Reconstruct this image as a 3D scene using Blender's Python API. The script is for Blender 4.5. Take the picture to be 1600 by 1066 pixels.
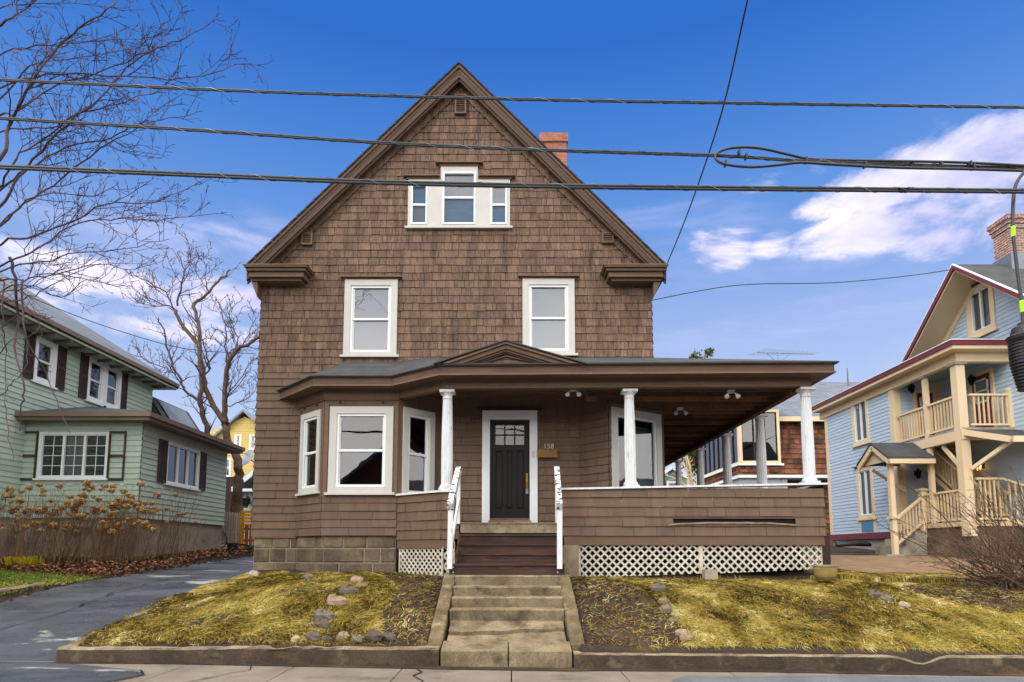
import bpy, math, random
import numpy as np
from mathutils import Vector, Matrix
rnd = random.Random(7)
R = math.radians
S = bpy.context.scene
for o in list(bpy.data.objects): bpy.data.objects.remove(o)
COL = S.collection

# ------------------------------------------------------------ camera, world, sun, exposure
TH = R(6.0); F = 970.0; CX = 800.0; PY = 862 - F*math.tan(TH); EYE = 1.6
cam = bpy.data.cameras.new('camera'); co = bpy.data.objects.new('camera', cam); COL.objects.link(co)
co.location = (0, 0, EYE); co.rotation_euler = (R(90)+TH, 0, 0)
cam.sensor_width = 36; cam.lens = 36*F/1600; cam.shift_y = (PY-533)/1600; cam.clip_end = 3000; cam.clip_start = .05
S.camera = co
S.view_settings.view_transform = 'Standard'; S.view_settings.look = 'None'; S.view_settings.gamma = 1
S.view_settings.exposure = 0.32

SUN_EL, SUN_AZ = 36, 216     # azimuth from +Y clockwise: behind the camera, to its left
W = bpy.data.worlds.new('World'); S.world = W; W.use_nodes = True
def build_world():
    nt = W.node_tree; N = nt.nodes; L = nt.links; N.clear()
    out = N.new('ShaderNodeOutputWorld'); bg = N.new('ShaderNodeBackground'); L.new(bg.outputs[0], out.inputs[0])
    bg.inputs[1].default_value = 0.1
    sky = N.new('ShaderNodeTexSky'); sky.sky_type = 'NISHITA'; sky.sun_disc = False
    sky.sun_elevation = R(SUN_EL); sky.sun_rotation = R(SUN_AZ); sky.dust_density = .6; sky.ozone_density = 2.5
    tc = N.new('ShaderNodeTexCoord'); D = tc.outputs['Generated']
    def math_(op, a, b=None, c=None, clamp=False):
        n = N.new('ShaderNodeMath'); n.operation = op; n.use_clamp = clamp
        for i, v in enumerate((a, b, c)):
            if v is None: continue
            if isinstance(v, (int, float)): n.inputs[i].default_value = v
            else: L.new(v, n.inputs[i])
        return n.outputs[0]
    def vmath(op, a, b=None):
        n = N.new('ShaderNodeVectorMath'); n.operation = op
        for i, v in enumerate((a, b)):
            if v is None: continue
            if isinstance(v, tuple): n.inputs[i].default_value = v
            else: L.new(v, n.inputs[i])
        return n
    def mix(f, a, b, bt='MIX'):
        n = N.new('ShaderNodeMix'); n.data_type = 'RGBA'; n.blend_type = bt
        for i, v in ((0, f), (6, a), (7, b)):
            if isinstance(v, (int, float)): n.inputs[i].default_value = v
            elif isinstance(v, tuple): n.inputs[i].default_value = (*v, 1)
            else: L.new(v, n.inputs[i])
        return n.outputs[2]
    sep = N.new('ShaderNodeSeparateXYZ'); L.new(D, sep.inputs[0]); z = sep.outputs[2]; y = sep.outputs[1]
    # deep saturated blue overhead, paler lavender blue low down
    rp = N.new('ShaderNodeValToRGB'); L.new(z, rp.inputs[0]); e = rp.color_ramp.elements
    e[0].position = 0; e[0].color = (5.6, 6.3, 8.2, 1); e[1].position = .66; e[1].color = (.16, 1.3, 5.3, 1)
    for p, c in ((.16, (4.7, 5.7, 8.0)), (.32, (3.1, 4.3, 7.4)), (.48, (1.1, 2.7, 6.7)), (.57, (.5, 1.95, 6.0))):
        q = e.new(p); q.color = (*c, 1)
    base = mix(.85, sky.outputs[0], rp.outputs[0])
    # clouds: soft noise, gathered where the weather put them
    def noise(scale, detail, rough, vec, dist=0):
        n = N.new('ShaderNodeTexNoise'); n.inputs['Scale'].default_value = scale; n.inputs['Detail'].default_value = detail
        n.inputs['Roughness'].default_value = rough; n.inputs['Distortion'].default_value = dist; L.new(vec, n.inputs['Vector']); return n.outputs[0]
    st = vmath('MULTIPLY', D, (1, 1, 2.2)).outputs[0]
    n1 = noise(6.5, 10, .62, st, .35); n2 = noise(2.6, 6, .55, st, .3)
    def blob(px, py, rx, rz, amt):
        d = Vector(((px-800)/F, 1, (862-py)/F)).normalized()
        v = vmath('SUBTRACT', D, tuple(d)); v = vmath('MULTIPLY', v.outputs[0], (1/rx, 1/rx, 1/rz))
        l = vmath('LENGTH', v.outputs[0]).outputs['Value']
        m = N.new('ShaderNodeMapRange'); m.interpolation_type = 'SMOOTHSTEP'; L.new(l, m.inputs[0])
        m.inputs[1].default_value = 1; m.inputs[2].default_value = .15; m.inputs[3].default_value = 0; m.inputs[4].default_value = amt
        return m.outputs[0]
    tot = None
    for b in ((1490, 238, .20, .055, .80), (1590, 222, .13, .085, .85), (1410, 332, .20, .045, .76), (1550, 325, .13, .06, .68), (1135, 372, .10, .05, .50), (1232, 362, .08, .03, .46), (1270, 240, .12, .03, .34), (1330, 292, .09, .03, .5),
              (160, 432, .24, .05, .60), (330, 445, .14, .035, .60), (60, 470, .22, .04, .5), (250, 500, .3, .03, .35)):
        t = blob(*b); tot = t if tot is None else math_('MAXIMUM', tot, t)
    den = math_('ADD', tot, math_('MULTIPLY', math_('SUBTRACT', n1, .5), 2.0))
    m = N.new('ShaderNodeMapRange'); m.interpolation_type = 'SMOOTHSTEP'; L.new(den, m.inputs[0]); m.inputs[1].default_value = .22; m.inputs[2].default_value = .66
    cl = math_('MULTIPLY', math_('MULTIPLY', m.outputs[0], .9), math_('MULTIPLY', tot, 5.0, None, True))
    wisp = None
    for b in ((300, 365, .30, .07, .75), (1150, 470, .6, .12, .28), (1500, 560, .4, .1, .25), (1050, 350, .25, .08, .3), (700, 700, 1.2, .25, .35)):
        t = blob(*b); wisp = t if wisp is None else math_('MAXIMUM', wisp, t)
    wn = noise(3.2, 7, .6, vmath('MULTIPLY', D, (1, 1, 4.5)).outputs[0], .8)
    m2 = N.new('ShaderNodeMapRange'); m2.interpolation_type = 'SMOOTHSTEP'; L.new(wn, m2.inputs[0]); m2.inputs[1].default_value = .42; m2.inputs[2].default_value = .72
    wis = math_('MULTIPLY', m2.outputs[0], wisp)
    mr = N.new('ShaderNodeMapRange'); L.new(math_('MULTIPLY', math_('ADD', n1, n2), .5), mr.inputs[0]); mr.inputs[1].default_value = .40; mr.inputs[2].default_value = .60
    ccol = mix(mr.outputs[0], (4.6, 4.7, 7.6), (9.3, 8.7, 9.9))
    c = mix(wis, base, (6.3, 6.3, 8.8)); c = mix(cl, c, ccol)
    # unseen pale cloud added behind the camera as soft frontal fill, strongest low down
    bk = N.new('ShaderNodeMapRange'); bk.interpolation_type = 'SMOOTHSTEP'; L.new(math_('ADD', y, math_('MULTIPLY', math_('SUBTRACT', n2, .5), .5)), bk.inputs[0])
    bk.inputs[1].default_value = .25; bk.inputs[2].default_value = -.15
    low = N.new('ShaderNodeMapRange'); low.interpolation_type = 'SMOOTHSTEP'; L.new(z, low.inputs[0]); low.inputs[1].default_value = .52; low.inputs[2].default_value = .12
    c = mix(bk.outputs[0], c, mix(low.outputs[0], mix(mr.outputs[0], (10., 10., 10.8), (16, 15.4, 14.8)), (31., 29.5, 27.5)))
    # bright unseen sky added overhead and to both sides to fill the side faces
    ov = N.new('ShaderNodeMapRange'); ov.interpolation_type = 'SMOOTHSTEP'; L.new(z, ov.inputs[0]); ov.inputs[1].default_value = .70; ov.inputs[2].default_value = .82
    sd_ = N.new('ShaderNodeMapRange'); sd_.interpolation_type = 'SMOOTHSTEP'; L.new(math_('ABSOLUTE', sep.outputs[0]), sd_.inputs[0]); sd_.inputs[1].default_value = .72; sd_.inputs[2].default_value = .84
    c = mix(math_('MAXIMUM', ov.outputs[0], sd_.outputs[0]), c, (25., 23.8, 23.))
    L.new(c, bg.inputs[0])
build_world()
sl = bpy.data.lights.new('sun', 'SUN'); sl.energy = 1.3; sl.angle = R(20); sl.color = (1, .96, .90)
so = bpy.data.objects.new('sun', sl); COL.objects.link(so)
a = R(SUN_AZ); el = R(SUN_EL); sd = Vector((math.sin(a)*math.cos(el), math.cos(a)*math.cos(el), math.sin(el)))
so.rotation_euler = sd.to_track_quat('Z', 'Y').to_euler(); so.location = sd*50

# ------------------------------------------------------------ helpers
def P(px, py, Y):
    """the point of the vertical plane at distance Y that the photograph shows at pixel (px, py)"""
    u = (px-CX)/F; v = (PY-py)/F
    t = Y/(math.cos(TH)-v*math.sin(TH))
    return Vector((u*t, Y, EYE+(math.sin(TH)+v*math.cos(TH))*t))
def PX(px, py, X):
    """the same for a plane X = const"""
    u = (px-CX)/F; v = (PY-py)/F; t = X/u
    return Vector((X, t*(math.cos(TH)-v*math.sin(TH)), EYE+(math.sin(TH)+v*math.cos(TH))*t))
WL = {}
def thing(name, loc, label, cat, group=None):
    o = bpy.data.objects.new(name, None); o.empty_display_size = .2; COL.objects.link(o)
    o.location = loc; WL[o.name] = Vector(loc); tag(o, label, cat, group); return o
def tag(o, label, cat, group=None):
    o['label'] = label; o['category'] = cat
    if group: o['group'] = group
    return o
def kind(o, k): o['kind'] = k; return o
class MB:
    def __init__(s): s.v = []; s.f = []; s.a = []
    def face(s, pts, var=.5):
        n = len(s.v); s.v.extend([tuple(p) for p in pts]); s.f.append(tuple(range(n, n+len(pts)))); s.a.append(var)
    def add(s, vs, fs, var=.5):
        n = len(s.v); s.v.extend([tuple(p) for p in vs]); s.f.extend([tuple(i+n for i in f) for f in fs]); s.a.extend([var]*len(fs))
    def hexa(s, b, t, var=.5):
        s.add(list(b)+list(t), [(3,2,1,0),(4,5,6,7),(0,1,5,4),(1,2,6,5),(2,3,7,6),(3,0,4,7)], var)
    def box(s, x0, x1, y0, y1, z0, z1, var=.5):
        s.hexa([(x0,y0,z0),(x1,y0,z0),(x1,y1,z0),(x0,y1,z0)], [(x0,y0,z1),(x1,y0,z1),(x1,y1,z1),(x0,y1,z1)], var)
    def fbox(s, fr, u0, u1, z0, z1, d0, d1, var=.5):
        q = lambda z: [fr(u0,z,d1), fr(u1,z,d1), fr(u1,z,d0), fr(u0,z,d0)]
        s.hexa(q(z0), q(z1), var)
    def bar(s, a, b, w, h, var=.5, up=(0,0,1)):
        a = Vector(a); b = Vector(b); d = (b-a).normalized(); up = Vector(up)
        sx = d.cross(up)
        if sx.length < 1e-4: sx = d.cross(Vector((0,1,0)))
        sx.normalize(); sz = sx.cross(d); sx *= w/2; sz *= h/2
        s.hexa([a-sx-sz, a+sx-sz, a+sx+sz, a-sx+sz], [b-sx-sz, b+sx-sz, b+sx+sz, b-sx+sz], var)
    def tube(s, pts, rad, n=6, var=.5, cap=True):
        pts = [Vector(p) for p in pts]; m = len(pts)
        if not isinstance(rad, (list, tuple)): rad = [rad]*m
        base = len(s.v); ref = None
        for i, p in enumerate(pts):
            d = pts[min(i+1, m-1)]-pts[max(i-1, 0)]
            if d.length < 1e-9: d = Vector((0,0,1))
            d.normalize()
            if ref is None: ref = d.orthogonal().normalized()
            else:
                ref = ref-d*ref.dot(d)
                ref = ref.normalized() if ref.length > 1e-5 else d.orthogonal().normalized()
            b = d.cross(ref)
            for k in range(n):
                t = 2*math.pi*k/n; q = p+(ref*math.cos(t)+b*math.sin(t))*rad[i]; s.v.append((q.x, q.y, q.z))
        for i in range(m-1):
            for k in range(n):
                k2 = (k+1) % n; s.f.append((base+i*n+k, base+i*n+k2, base+(i+1)*n+k2, base+(i+1)*n+k)); s.a.append(var)
        if cap:
            s.f.append(tuple(base+k for k in reversed(range(n)))); s.f.append(tuple(base+(m-1)*n+k for k in range(n))); s.a += [var, var]
    def lathe(s, c, prof, n=16, var=.5, flute=0):
        c = Vector(c); base = len(s.v); m = len(prof)
        for r, z in prof:
            for k in range(n):
                t = 2*math.pi*k/n; rr = r*(1-flute*(k % 2)); s.v.append((c.x+rr*math.cos(t), c.y+rr*math.sin(t), c.z+z))
        for i in range(m-1):
            for k in range(n):
                k2 = (k+1) % n; s.f.append((base+i*n+k, base+i*n+k2, base+(i+1)*n+k2, base+(i+1)*n+k)); s.a.append(var)
        s.f.append(tuple(base+k for k in reversed(range(n)))); s.f.append(tuple(base+(m-1)*n+k for k in range(n))); s.a += [var, var]
    def extrude(s, poly, off, var=.5):
        poly = [Vector(p) for p in poly]; off = Vector(off); n = len(poly)
        s.add(poly+[p+off for p in poly], [tuple(range(n)), tuple(range(2*n-1, n-1, -1))]+[(i, (i+1) % n+0, (i+1) % n+n, i+n)[::-1] for i in range(n)], var)
    def build(s, name, m, parent=None, smooth=False, label=None, base=False):
        v = np.array(s.v, dtype=np.float64).reshape(-1, 3)
        lo, hi = v.min(0), v.max(0); c = (lo+hi)/2
        if parent is None or base: c[2] = lo[2]
        v = v-c
        me = bpy.data.meshes.new(name); me.from_pydata([tuple(p) for p in v], [], s.f)
        at = me.attributes.new('var', 'FLOAT', 'FACE'); at.data.foreach_set('value', np.array(s.a, dtype=np.float32))
        if smooth: me.polygons.foreach_set('use_smooth', [True]*len(me.polygons))
        me.materials.append(m); me.update()
        o = bpy.data.objects.new(name, me); COL.objects.link(o)
        w = Vector(c); WL[o.name] = w
        if parent is not None: o.parent = parent; o.location = w-WL[parent.name]
        else: o.location = w
        if label: o['label'] = label
        return o
def dup(o, loc, label=None, parent=None):
    """copy of a thing or part with all its parts, moved by loc (world)"""
    c = o.copy(); COL.objects.link(c); pw = WL[o.name]+Vector(loc); WL[c.name] = pw
    if parent is not None: c.parent = parent
    if c.parent: c.location = pw-WL[c.parent.name]
    else: c.location = pw
    if label: c['label'] = label
    for ch in [x for x in o.children]:
        dup(ch, loc, None, c)
    return c
def frame(ox, oy, ux, uy):
    l = math.hypot(ux, uy); ux /= l; uy /= l; nx, ny = uy, -ux
    return lambda u, z, d=0: Vector((ox+ux*u+nx*d, oy+uy*u+ny*d, z))
def clip(poly, conv):
    """clip a 2D polygon by a convex ccw polygon"""
    out = poly
    n = len(conv)
    for i in range(n):
        a = conv[i]; b = conv[(i+1) % n]; ex, ey = b[0]-a[0], b[1]-a[1]
        if not out: return []
        new = []
        for k in range(len(out)):
            p = out[k]; q = out[(k+1) % len(out)]
            sp = ex*(p[1]-a[1])-ey*(p[0]-a[0]); sq = ex*(q[1]-a[1])-ey*(q[0]-a[0])
            if sp >= -1e-9: new.append(p)
            if (sp > 1e-9 and sq < -1e-9) or (sp < -1e-9 and sq > 1e-9):
                t = sp/(sp-sq); new.append((p[0]+(q[0]-p[0])*t, p[1]+(q[1]-p[1])*t))
        out = new
    return out if len(out) > 2 else []
def minus(r, holes):
    rs = [r]
    for h in holes:
        nr = []
        for (a, b, c, d) in rs:
            if h[0] >= b or h[1] <= a or h[2] >= d or h[3] <= c: nr.append((a, b, c, d)); continue
            if h[0] > a: nr.append((a, h[0], c, d))
            if h[1] < b: nr.append((h[1], b, c, d))
            aa, bb = max(a, h[0]), min(b, h[1])
            if h[2] > c: nr.append((aa, bb, c, h[2]))
            if h[3] < d: nr.append((aa, bb, h[3], d))
        rs = nr
    return rs
def siding(mb, fr, conv, holes=(), ch=.17, wmin=.1, wmax=.3, depth=.022, gap=.006, jit=.5, vlo=0, vhi=1, ragged=.0, z0=None):
    us = [p[0] for p in conv]; zs = [p[1] for p in conv]
    u0, u1 = min(us), max(us); z = min(zs) if z0 is None else z0
    while z < max(zs):
        u = u0-rnd.uniform(0, wmin)
        rowv = rnd.uniform(-.08, .08)
        while u < u1:
            w = rnd.uniform(wmin, wmax) if wmin < 50 else 1e3
            var = min(1, max(0, rnd.uniform(vlo, vhi)+rowv)); dj = depth*(1+jit*rnd.uniform(-.5, .7)); zj = rnd.uniform(-ragged, ragged) if rnd.random() < .35 else 0
            for (a, b, c, d) in minus((max(u, u0-1), min(u+w-gap, u1+1), z+zj, z+ch), holes):
                pl = clip([(a, c), (b, c), (b, d), (a, d)], conv)
                if not pl: continue
                dd = lambda q: .002+dj*(1-(q[1]-z)/ch)
                pf = [fr(q[0], q[1], dd(q)) for q in pl]; mb.face(pf, var)
                lo = min(q[1] for q in pl); bt = [q for q in pl if abs(q[1]-lo) < 1e-6]
                if len(bt) == 2:
                    (p, q) = bt; mb.face([fr(p[0], p[1], 0), fr(q[0], q[1], 0), fr(q[0], q[1], dd(q)), fr(p[0], p[1], dd(p))], var)
                if wmin < 50 and abs(pl[0][0]-a) < 1e-6 and len(pl) == 4:
                    mb.face([fr(a, c, dd((a, c))), fr(a, d, dd((a, d))), fr(a, d, 0), fr(a, c, 0)], var)
                    if any(abs(q[0]-b) < 1e-6 for q in pl): mb.face([fr(b, c, dd((b, c))), fr(b, c, 0), fr(b, d, 0), fr(b, d, dd((b, d)))], var)
            u += w
        z += ch
def rect(u0, u1, z0, z1): return [(u0, z0), (u1, z0), (u1, z1), (u0, z1)]

# ------------------------------------------------------------ materials
def newmat(name):
    m = bpy.data.materials.new(name); m.use_nodes = True; nt = m.node_tree
    return m, nt, nt.nodes, nt.links, nt.nodes['Principled BSDF']
def col(hexs):
    c = [int(hexs[i:i+2], 16)/255 for i in (0, 2, 4)]
    return tuple(((x+.055)/1.055)**2.4 if x > .04 else x/12.92 for x in c)
def mat(name, c, c2=None, rough=.75, ns=3, na=.6, var=0, bump=0, bs=40, st=(1,1,1), fine=0, fs=60, spec=.3, metal=0, lo=.35, hi=.65, ramp=None, c3=None, c3s=1.2, c3lo=.55, c3hi=.7, rough2=None):
    m, nt, N, L, B = newmat(name)
    if isinstance(c, str): c = col(c)
    if isinstance(c2, str): c2 = col(c2)
    if isinstance(c3, str): c3 = col(c3)
    if c2 is None: c2 = tuple(x*.8 for x in c)
    g = N.new('ShaderNodeNewGeometry'); mp = N.new('ShaderNodeMapping'); L.new(g.outputs['Position'], mp.inputs[0]); mp.inputs['Scale'].default_value = st
    def noise(sc, det=5, vec=mp.outputs[0], ro=.6):
        n = N.new('ShaderNodeTexNoise'); n.inputs['Scale'].default_value = sc; n.inputs['Detail'].default_value = det; n.inputs['Roughness'].default_value = ro
        L.new(vec, n.inputs['Vector']); return n.outputs[0]
    def mr(src, a, b, lo_=0, hi_=1):
        r = N.new('ShaderNodeMapRange'); L.new(src, r.inputs[0]); r.inputs[1].default_value = a; r.inputs[2].default_value = b
        r.inputs[3].default_value = lo_; r.inputs[4].default_value = hi_; return r.outputs[0]
    def mix(f, a, b, bt='MIX'):
        n = N.new('ShaderNodeMix'); n.data_type = 'RGBA'; n.blend_type = bt
        for i, v in ((0, f), (6, a), (7, b)):
            if isinstance(v, (int, float)): n.inputs[i].default_value = v
            elif isinstance(v, tuple): n.inputs[i].default_value = (*v[:3], 1)
            else: L.new(v, n.inputs[i])
        return n.outputs[2]
    if ramp:
        at = N.new('ShaderNodeAttribute'); at.attribute_name = 'var'; rp = N.new('ShaderNodeValToRGB'); L.new(at.outputs['Fac'], rp.inputs[0])
        e = rp.color_ramp.elements
        while len(e) > 2: e.remove(e[-1])
        for i, (p, cc) in enumerate(ramp):
            cc = col(cc) if isinstance(cc, str) else cc
            if i < 2: e[i].position = p; e[i].color = (*cc, 1)
            else: q = e.new(p); q.color = (*cc, 1)
        o = rp.outputs[0]; o = mix(mr(noise(ns), lo, hi, 0, na), o, mix(1., o, (.7, .7, .7), 'MULTIPLY'))
    else:
        o = mix(mr(noise(ns), lo, hi, 0, na), c, c2)
    if c3: o = mix(mr(noise(c3s, 8), c3lo, c3hi), o, c3)
    if fine: o = mix(1., o, mix(mr(noise(fs, 3), .3, .7), (1-fine,)*3, (1+fine,)*3), 'MULTIPLY')
    if var:
        at = N.new('ShaderNodeAttribute'); at.attribute_name = 'var'
        k = mr(at.outputs['Fac'], 0, 1, 1-var, 1+var); cb = N.new('ShaderNodeCombineXYZ')
        for i in range(3): L.new(k, cb.inputs[i])
        o = mix(1., o, cb.outputs[0], 'MULTIPLY')
    L.new(o, B.inputs['Base Color']); B.inputs['Roughness'].default_value = rough; B.inputs['Specular IOR Level'].default_value = spec; B.inputs['Metallic'].default_value = metal
    if rough2 is not None: L.new(mr(noise(ns*.8, 6), .4, .6, rough, rough2), B.inputs['Roughness'])
    if bump:
        b = N.new('ShaderNodeBump'); b.inputs['Strength'].default_value = bump; b.inputs['Distance'].default_value = .02
        L.new(noise(bs, 6), b.inputs['Height']); L.new(b.outputs[0], B.inputs['Normal'])
    return m
def brick(name, c1, c2, mortar, scale=4.0, w=.22, h=.075, ms=.012, rough=.85, axis='xz', bump=.4):
    m, nt, N, L, B = newmat(name)
    g = N.new('ShaderNodeNewGeometry'); sp = N.new('ShaderNodeSeparateXYZ'); L.new(g.outputs['Position'], sp.inputs[0])
    cb = N.new('ShaderNodeCombineXYZ'); ad = N.new('ShaderNodeMath'); ad.operation = 'ADD'; L.new(sp.outputs[0], ad.inputs[0]); L.new(sp.outputs[1], ad.inputs[1])
    L.new(ad.outputs[0], cb.inputs[0]); L.new(sp.outputs[2], cb.inputs[1])
    b = N.new('ShaderNodeTexBrick'); L.new(cb.outputs[0], b.inputs[0]); b.inputs['Scale'].default_value = 1
    b.inputs['Brick Width'].default_value = w; b.inputs['Row Height'].default_value = h; b.inputs['Mortar Size'].default_value = ms
    b.inputs['Color1'].default_value = (*c1, 1); b.inputs['Color2'].default_value = (*c2, 1); b.inputs['Mortar'].default_value = (*mortar, 1)
    n = N.new('ShaderNodeTexNoise'); n.inputs['Scale'].default_value = 6; n.inputs['Detail'].default_value = 8; L.new(g.outputs['Position'], n.inputs['Vector'])
    mx = N.new('ShaderNodeMix'); mx.data_type = 'RGBA'; mx.blend_type = 'OVERLAY'; mx.inputs[0].default_value = .6; L.new(b.outputs[0], mx.inputs[6]); L.new(n.outputs[0], mx.inputs[7])
    L.new(mx.outputs[2], B.inputs['Base Color']); B.inputs['Roughness'].default_value = rough
    bp = N.new('ShaderNodeBump'); bp.inputs['Strength'].default_value = bump; bp.inputs['Distance'].default_value = .02; bp.invert = True; L.new(b.outputs['Fac'], bp.inputs['Height']); L.new(bp.outputs[0], B.inputs['Normal'])
    return m
def glass(name, tint=(.55,.58,.6), refl=.35, base=None):
    m, nt, N, L, B = newmat(name)
    N.remove(B); out = N['Material Output']
    tr = N.new('ShaderNodeBsdfTransparent'); tr.inputs[0].default_value = (*tint, 1)
    gl = N.new('ShaderNodeBsdfGlossy'); gl.inputs['Roughness'].default_value = .015; gl.inputs[0].default_value = (.85, .88, .92, 1)
    g = N.new('ShaderNodeNewGeometry'); n = N.new('ShaderNodeTexNoise'); n.inputs['Scale'].default_value = 1.3; L.new(g.outputs['Position'], n.inputs['Vector'])
    b = N.new('ShaderNodeBump'); b.inputs['Strength'].default_value = .06; b.inputs['Distance'].default_value = .05; L.new(n.outputs[0], b.inputs['Height']); L.new(b.outputs[0], gl.inputs['Normal'])
    fr = N.new('ShaderNodeFresnel'); fr.inputs[0].default_value = 1.5
    mp = N.new('ShaderNodeMapRange'); L.new(fr.outputs[0], mp.inputs[0]); mp.inputs[1].default_value = .04; mp.inputs[2].default_value = 1; mp.inputs[3].default_value = refl; mp.inputs[4].default_value = 1
    mx = N.new('ShaderNodeMixShader'); L.new(mp.outputs[0], mx.inputs[0]); L.new(tr.outputs[0], mx.inputs[1]); L.new(gl.outputs[0], mx.inputs[2]); L.new(mx.outputs[0], out.inputs[0])
    return m
def emis(name, c, s):
    m, nt, N, L, B = newmat(name); B.inputs['Emission Color'].default_value = (*c, 1); B.inputs['Emission Strength'].default_value = s; B.inputs['Base Color'].default_value = (*c, 1); return m
M = {}
M['shingle'] = mat('weathered_brown_shingle', '765f4f', '5f4c40', .8, 1.4, .9, var=.2, bump=.35, bs=22, st=(4.5,4.5,.55), fine=.42, fs=15, c3='40322b', c3s=1.9, c3lo=.53, c3hi=.74)
M['paintsh'] = mat('brown_painted_shingle', '695647', '5a493b', .7, 1.6, .7, var=.16, bump=.2, bs=20, st=(4,4,.6), fine=.07, fs=14)
M['browntrim'] = mat('brown_trim_paint', '6d5747', '5c4839', .6, 2.5, .5, var=.1, fine=.06, fs=12, st=(1,1,3))
M['darkbrown'] = mat('dark_brown_wood', '3a2a22', '2a1e19', .8, 2, .7, var=.3, fine=.2, fs=20)
M['joist'] = mat('dark_ceiling_wood', '5c4433', '7d5a40', .85, 1.5, .8, var=.5, fine=.2, fs=18, st=(1,4,1))
M['trim'] = mat('stone_grey_trim', 'c2c2bc', 'b4b4ad', .55, 3, .5, fine=.04)
M['white'] = mat('white_vinyl', 'e3e8ea', 'd6dcdf', .4, 4, .4, spec=.5)
M['whitewood'] = mat('white_painted_wood', 'd9dde0', 'c3c8cb', .55, 4, .6, fine=.06, fs=18, st=(3,3,.5), c3='8b8782', c3s=9, c3lo=.60, c3hi=.70)
M['peeling'] = mat('peeling_white_paint', 'd9dde0', 'c9ccd0', .6, 4, .5, c3='4b4440', c3s=16, c3lo=.52, c3hi=.55)
M['roofing'] = mat('asphalt_roofing', '4b4e50', '3a3c3e', .9, 2.5, .8, fine=.25, fs=70, bump=.4, bs=80, var=.15)
M['roofblue'] = mat('grey_slate_roofing', '7f8894', '6b7480', .8, 2, .8, fine=.18, fs=20, var=.25)
M['fascia'] = mat('rain_stained_brown_fascia', '644e3f', '523f33', .65, 1.5, .8, fine=.08, fs=12, var=.12, st=(1,1,4))
M['rakedark'] = mat('dark_brown_rake_paint', '54433a', '45372f', .65, 2, .6, fine=.08, fs=12)
M['stone'] = mat('foundation_stone', '6b5f50', '4c4237', .9, 2.2, .8, var=.3, bump=.7, bs=14, fine=.2, fs=26, c3='8b7a60', c3s=1.6, c3lo=.52, c3hi=.72)
M['mortar'] = mat('mortar', '978b74', '736857', .95, 6, .7, fine=.15)
M['lattice'] = mat('dirty_white_lattice', 'cbc6b8', 'a9a291', .65, 5, .7, var=.1, c3='6d6554', c3s=6, c3lo=.62, c3hi=.76)
M['void'] = mat('dark_crawl_space', '1b1815', '120f0d', .95, 3, .5)
M['door'] = mat('black_stained_door', '110f0f', '1c1715', .45, 3, .6, st=(8,8,.7), fine=.2, fs=10, spec=.25)
M['stepwood'] = mat('dark_red_stained_wood', '49352c', '30221d', .7, 2, .9, st=(.8,5,5), fine=.25, fs=8, var=.2, c3='6a4330', c3s=2.2, c3lo=.58, c3hi=.72)
M['concrete'] = mat('old_tan_concrete', '8b7e65', '63573f', .9, 2.2, .9, bump=.6, bs=30, fine=.25, fs=35, c3='4a4034', c3s=3.2, c3lo=.50, c3hi=.70, var=.2)
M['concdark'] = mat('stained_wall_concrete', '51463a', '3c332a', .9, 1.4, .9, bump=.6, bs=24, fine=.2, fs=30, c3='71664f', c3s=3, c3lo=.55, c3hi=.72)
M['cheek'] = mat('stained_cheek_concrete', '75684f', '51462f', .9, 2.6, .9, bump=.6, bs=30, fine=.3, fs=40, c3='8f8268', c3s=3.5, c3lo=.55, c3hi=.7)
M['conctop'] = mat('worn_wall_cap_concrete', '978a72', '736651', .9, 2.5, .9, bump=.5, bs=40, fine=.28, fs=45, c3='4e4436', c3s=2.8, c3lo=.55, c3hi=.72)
M['sidewalk'] = mat('sidewalk_concrete', '857b6e', '6c6358', .85, 1.2, .8, bump=.3, bs=50, fine=.12, fs=60, c3='565049', c3s=1.4, c3lo=.55, c3hi=.7)
M['asphalt'] = mat('damp_asphalt', '3a3f47', '2a2e35', .35, 1.3, .8, bump=.25, bs=60, fine=.16, fs=70, rough2=.7, spec=.5, c3='4d535c', c3s=1.5, c3lo=.55, c3hi=.68)
M['drive'] = mat('wet_driveway_asphalt', '474c55', '2d3138', .2, 1.3, .9, bump=.5, bs=45, fine=.32, fs=90, rough2=.6, spec=.6, c3='9a9a96', c3s=.9, c3lo=.60, c3hi=.64, st=(.55, 1.5, 1))
M['asphaltdry'] = mat('dry_asphalt', '6a6c70', '585a5e', .85, 2, .8, bump=.3, bs=60, fine=.16, fs=60)
M['worn'] = mat('worn_pale_asphalt', '84847f', '6b6b69', .8, 4, .9, fine=.25, fs=30)
M['gravel'] = mat('sandy_gravel', '8d7458', '6d583f', .95, 2.5, .8, fine=.3, fs=45, bump=.6, bs=60)
M['soil'] = mat('damp_soil', '3b3026', '2a221b', .95, 2.2, .8, fine=.3, fs=28, bump=.8, bs=22, c3='54442f', c3s=1.3, c3lo=.52, c3hi=.68)
M['grassdry'] = mat('dry_straw_grass', '9a8330', ramp=[(0, '5a4828'), (1, 'dccfa0'), (.2, '75592b'), (.35, '7c7a32'), (.5, '96823c'), (.65, 'b49b56'), (.8, '85863a'), (.9, 'cdba82')], rough=1, spec=.05, ns=2.3, na=.3)
M['grassgreen'] = mat('green_grass', '4a6a1c', ramp=[(0, '4a5a1c'), (1, 'bfb257'), (.4, '708228'), (.7, '95a038')], rough=.7, ns=1.5, na=.5)
M['leaves'] = mat('fallen_leaves', '5a3322', ramp=[(0, '33211a'), (1, 'a8805c'), (.5, '6a4430'), (.8, '86573c')], rough=.8, ns=3, na=.4)
M['bark'] = mat('grey_brown_bark', '6b584b', '463932', .9, 6, .9, bump=.8, bs=24, st=(3,3,1), fine=.2, fs=20)
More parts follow.
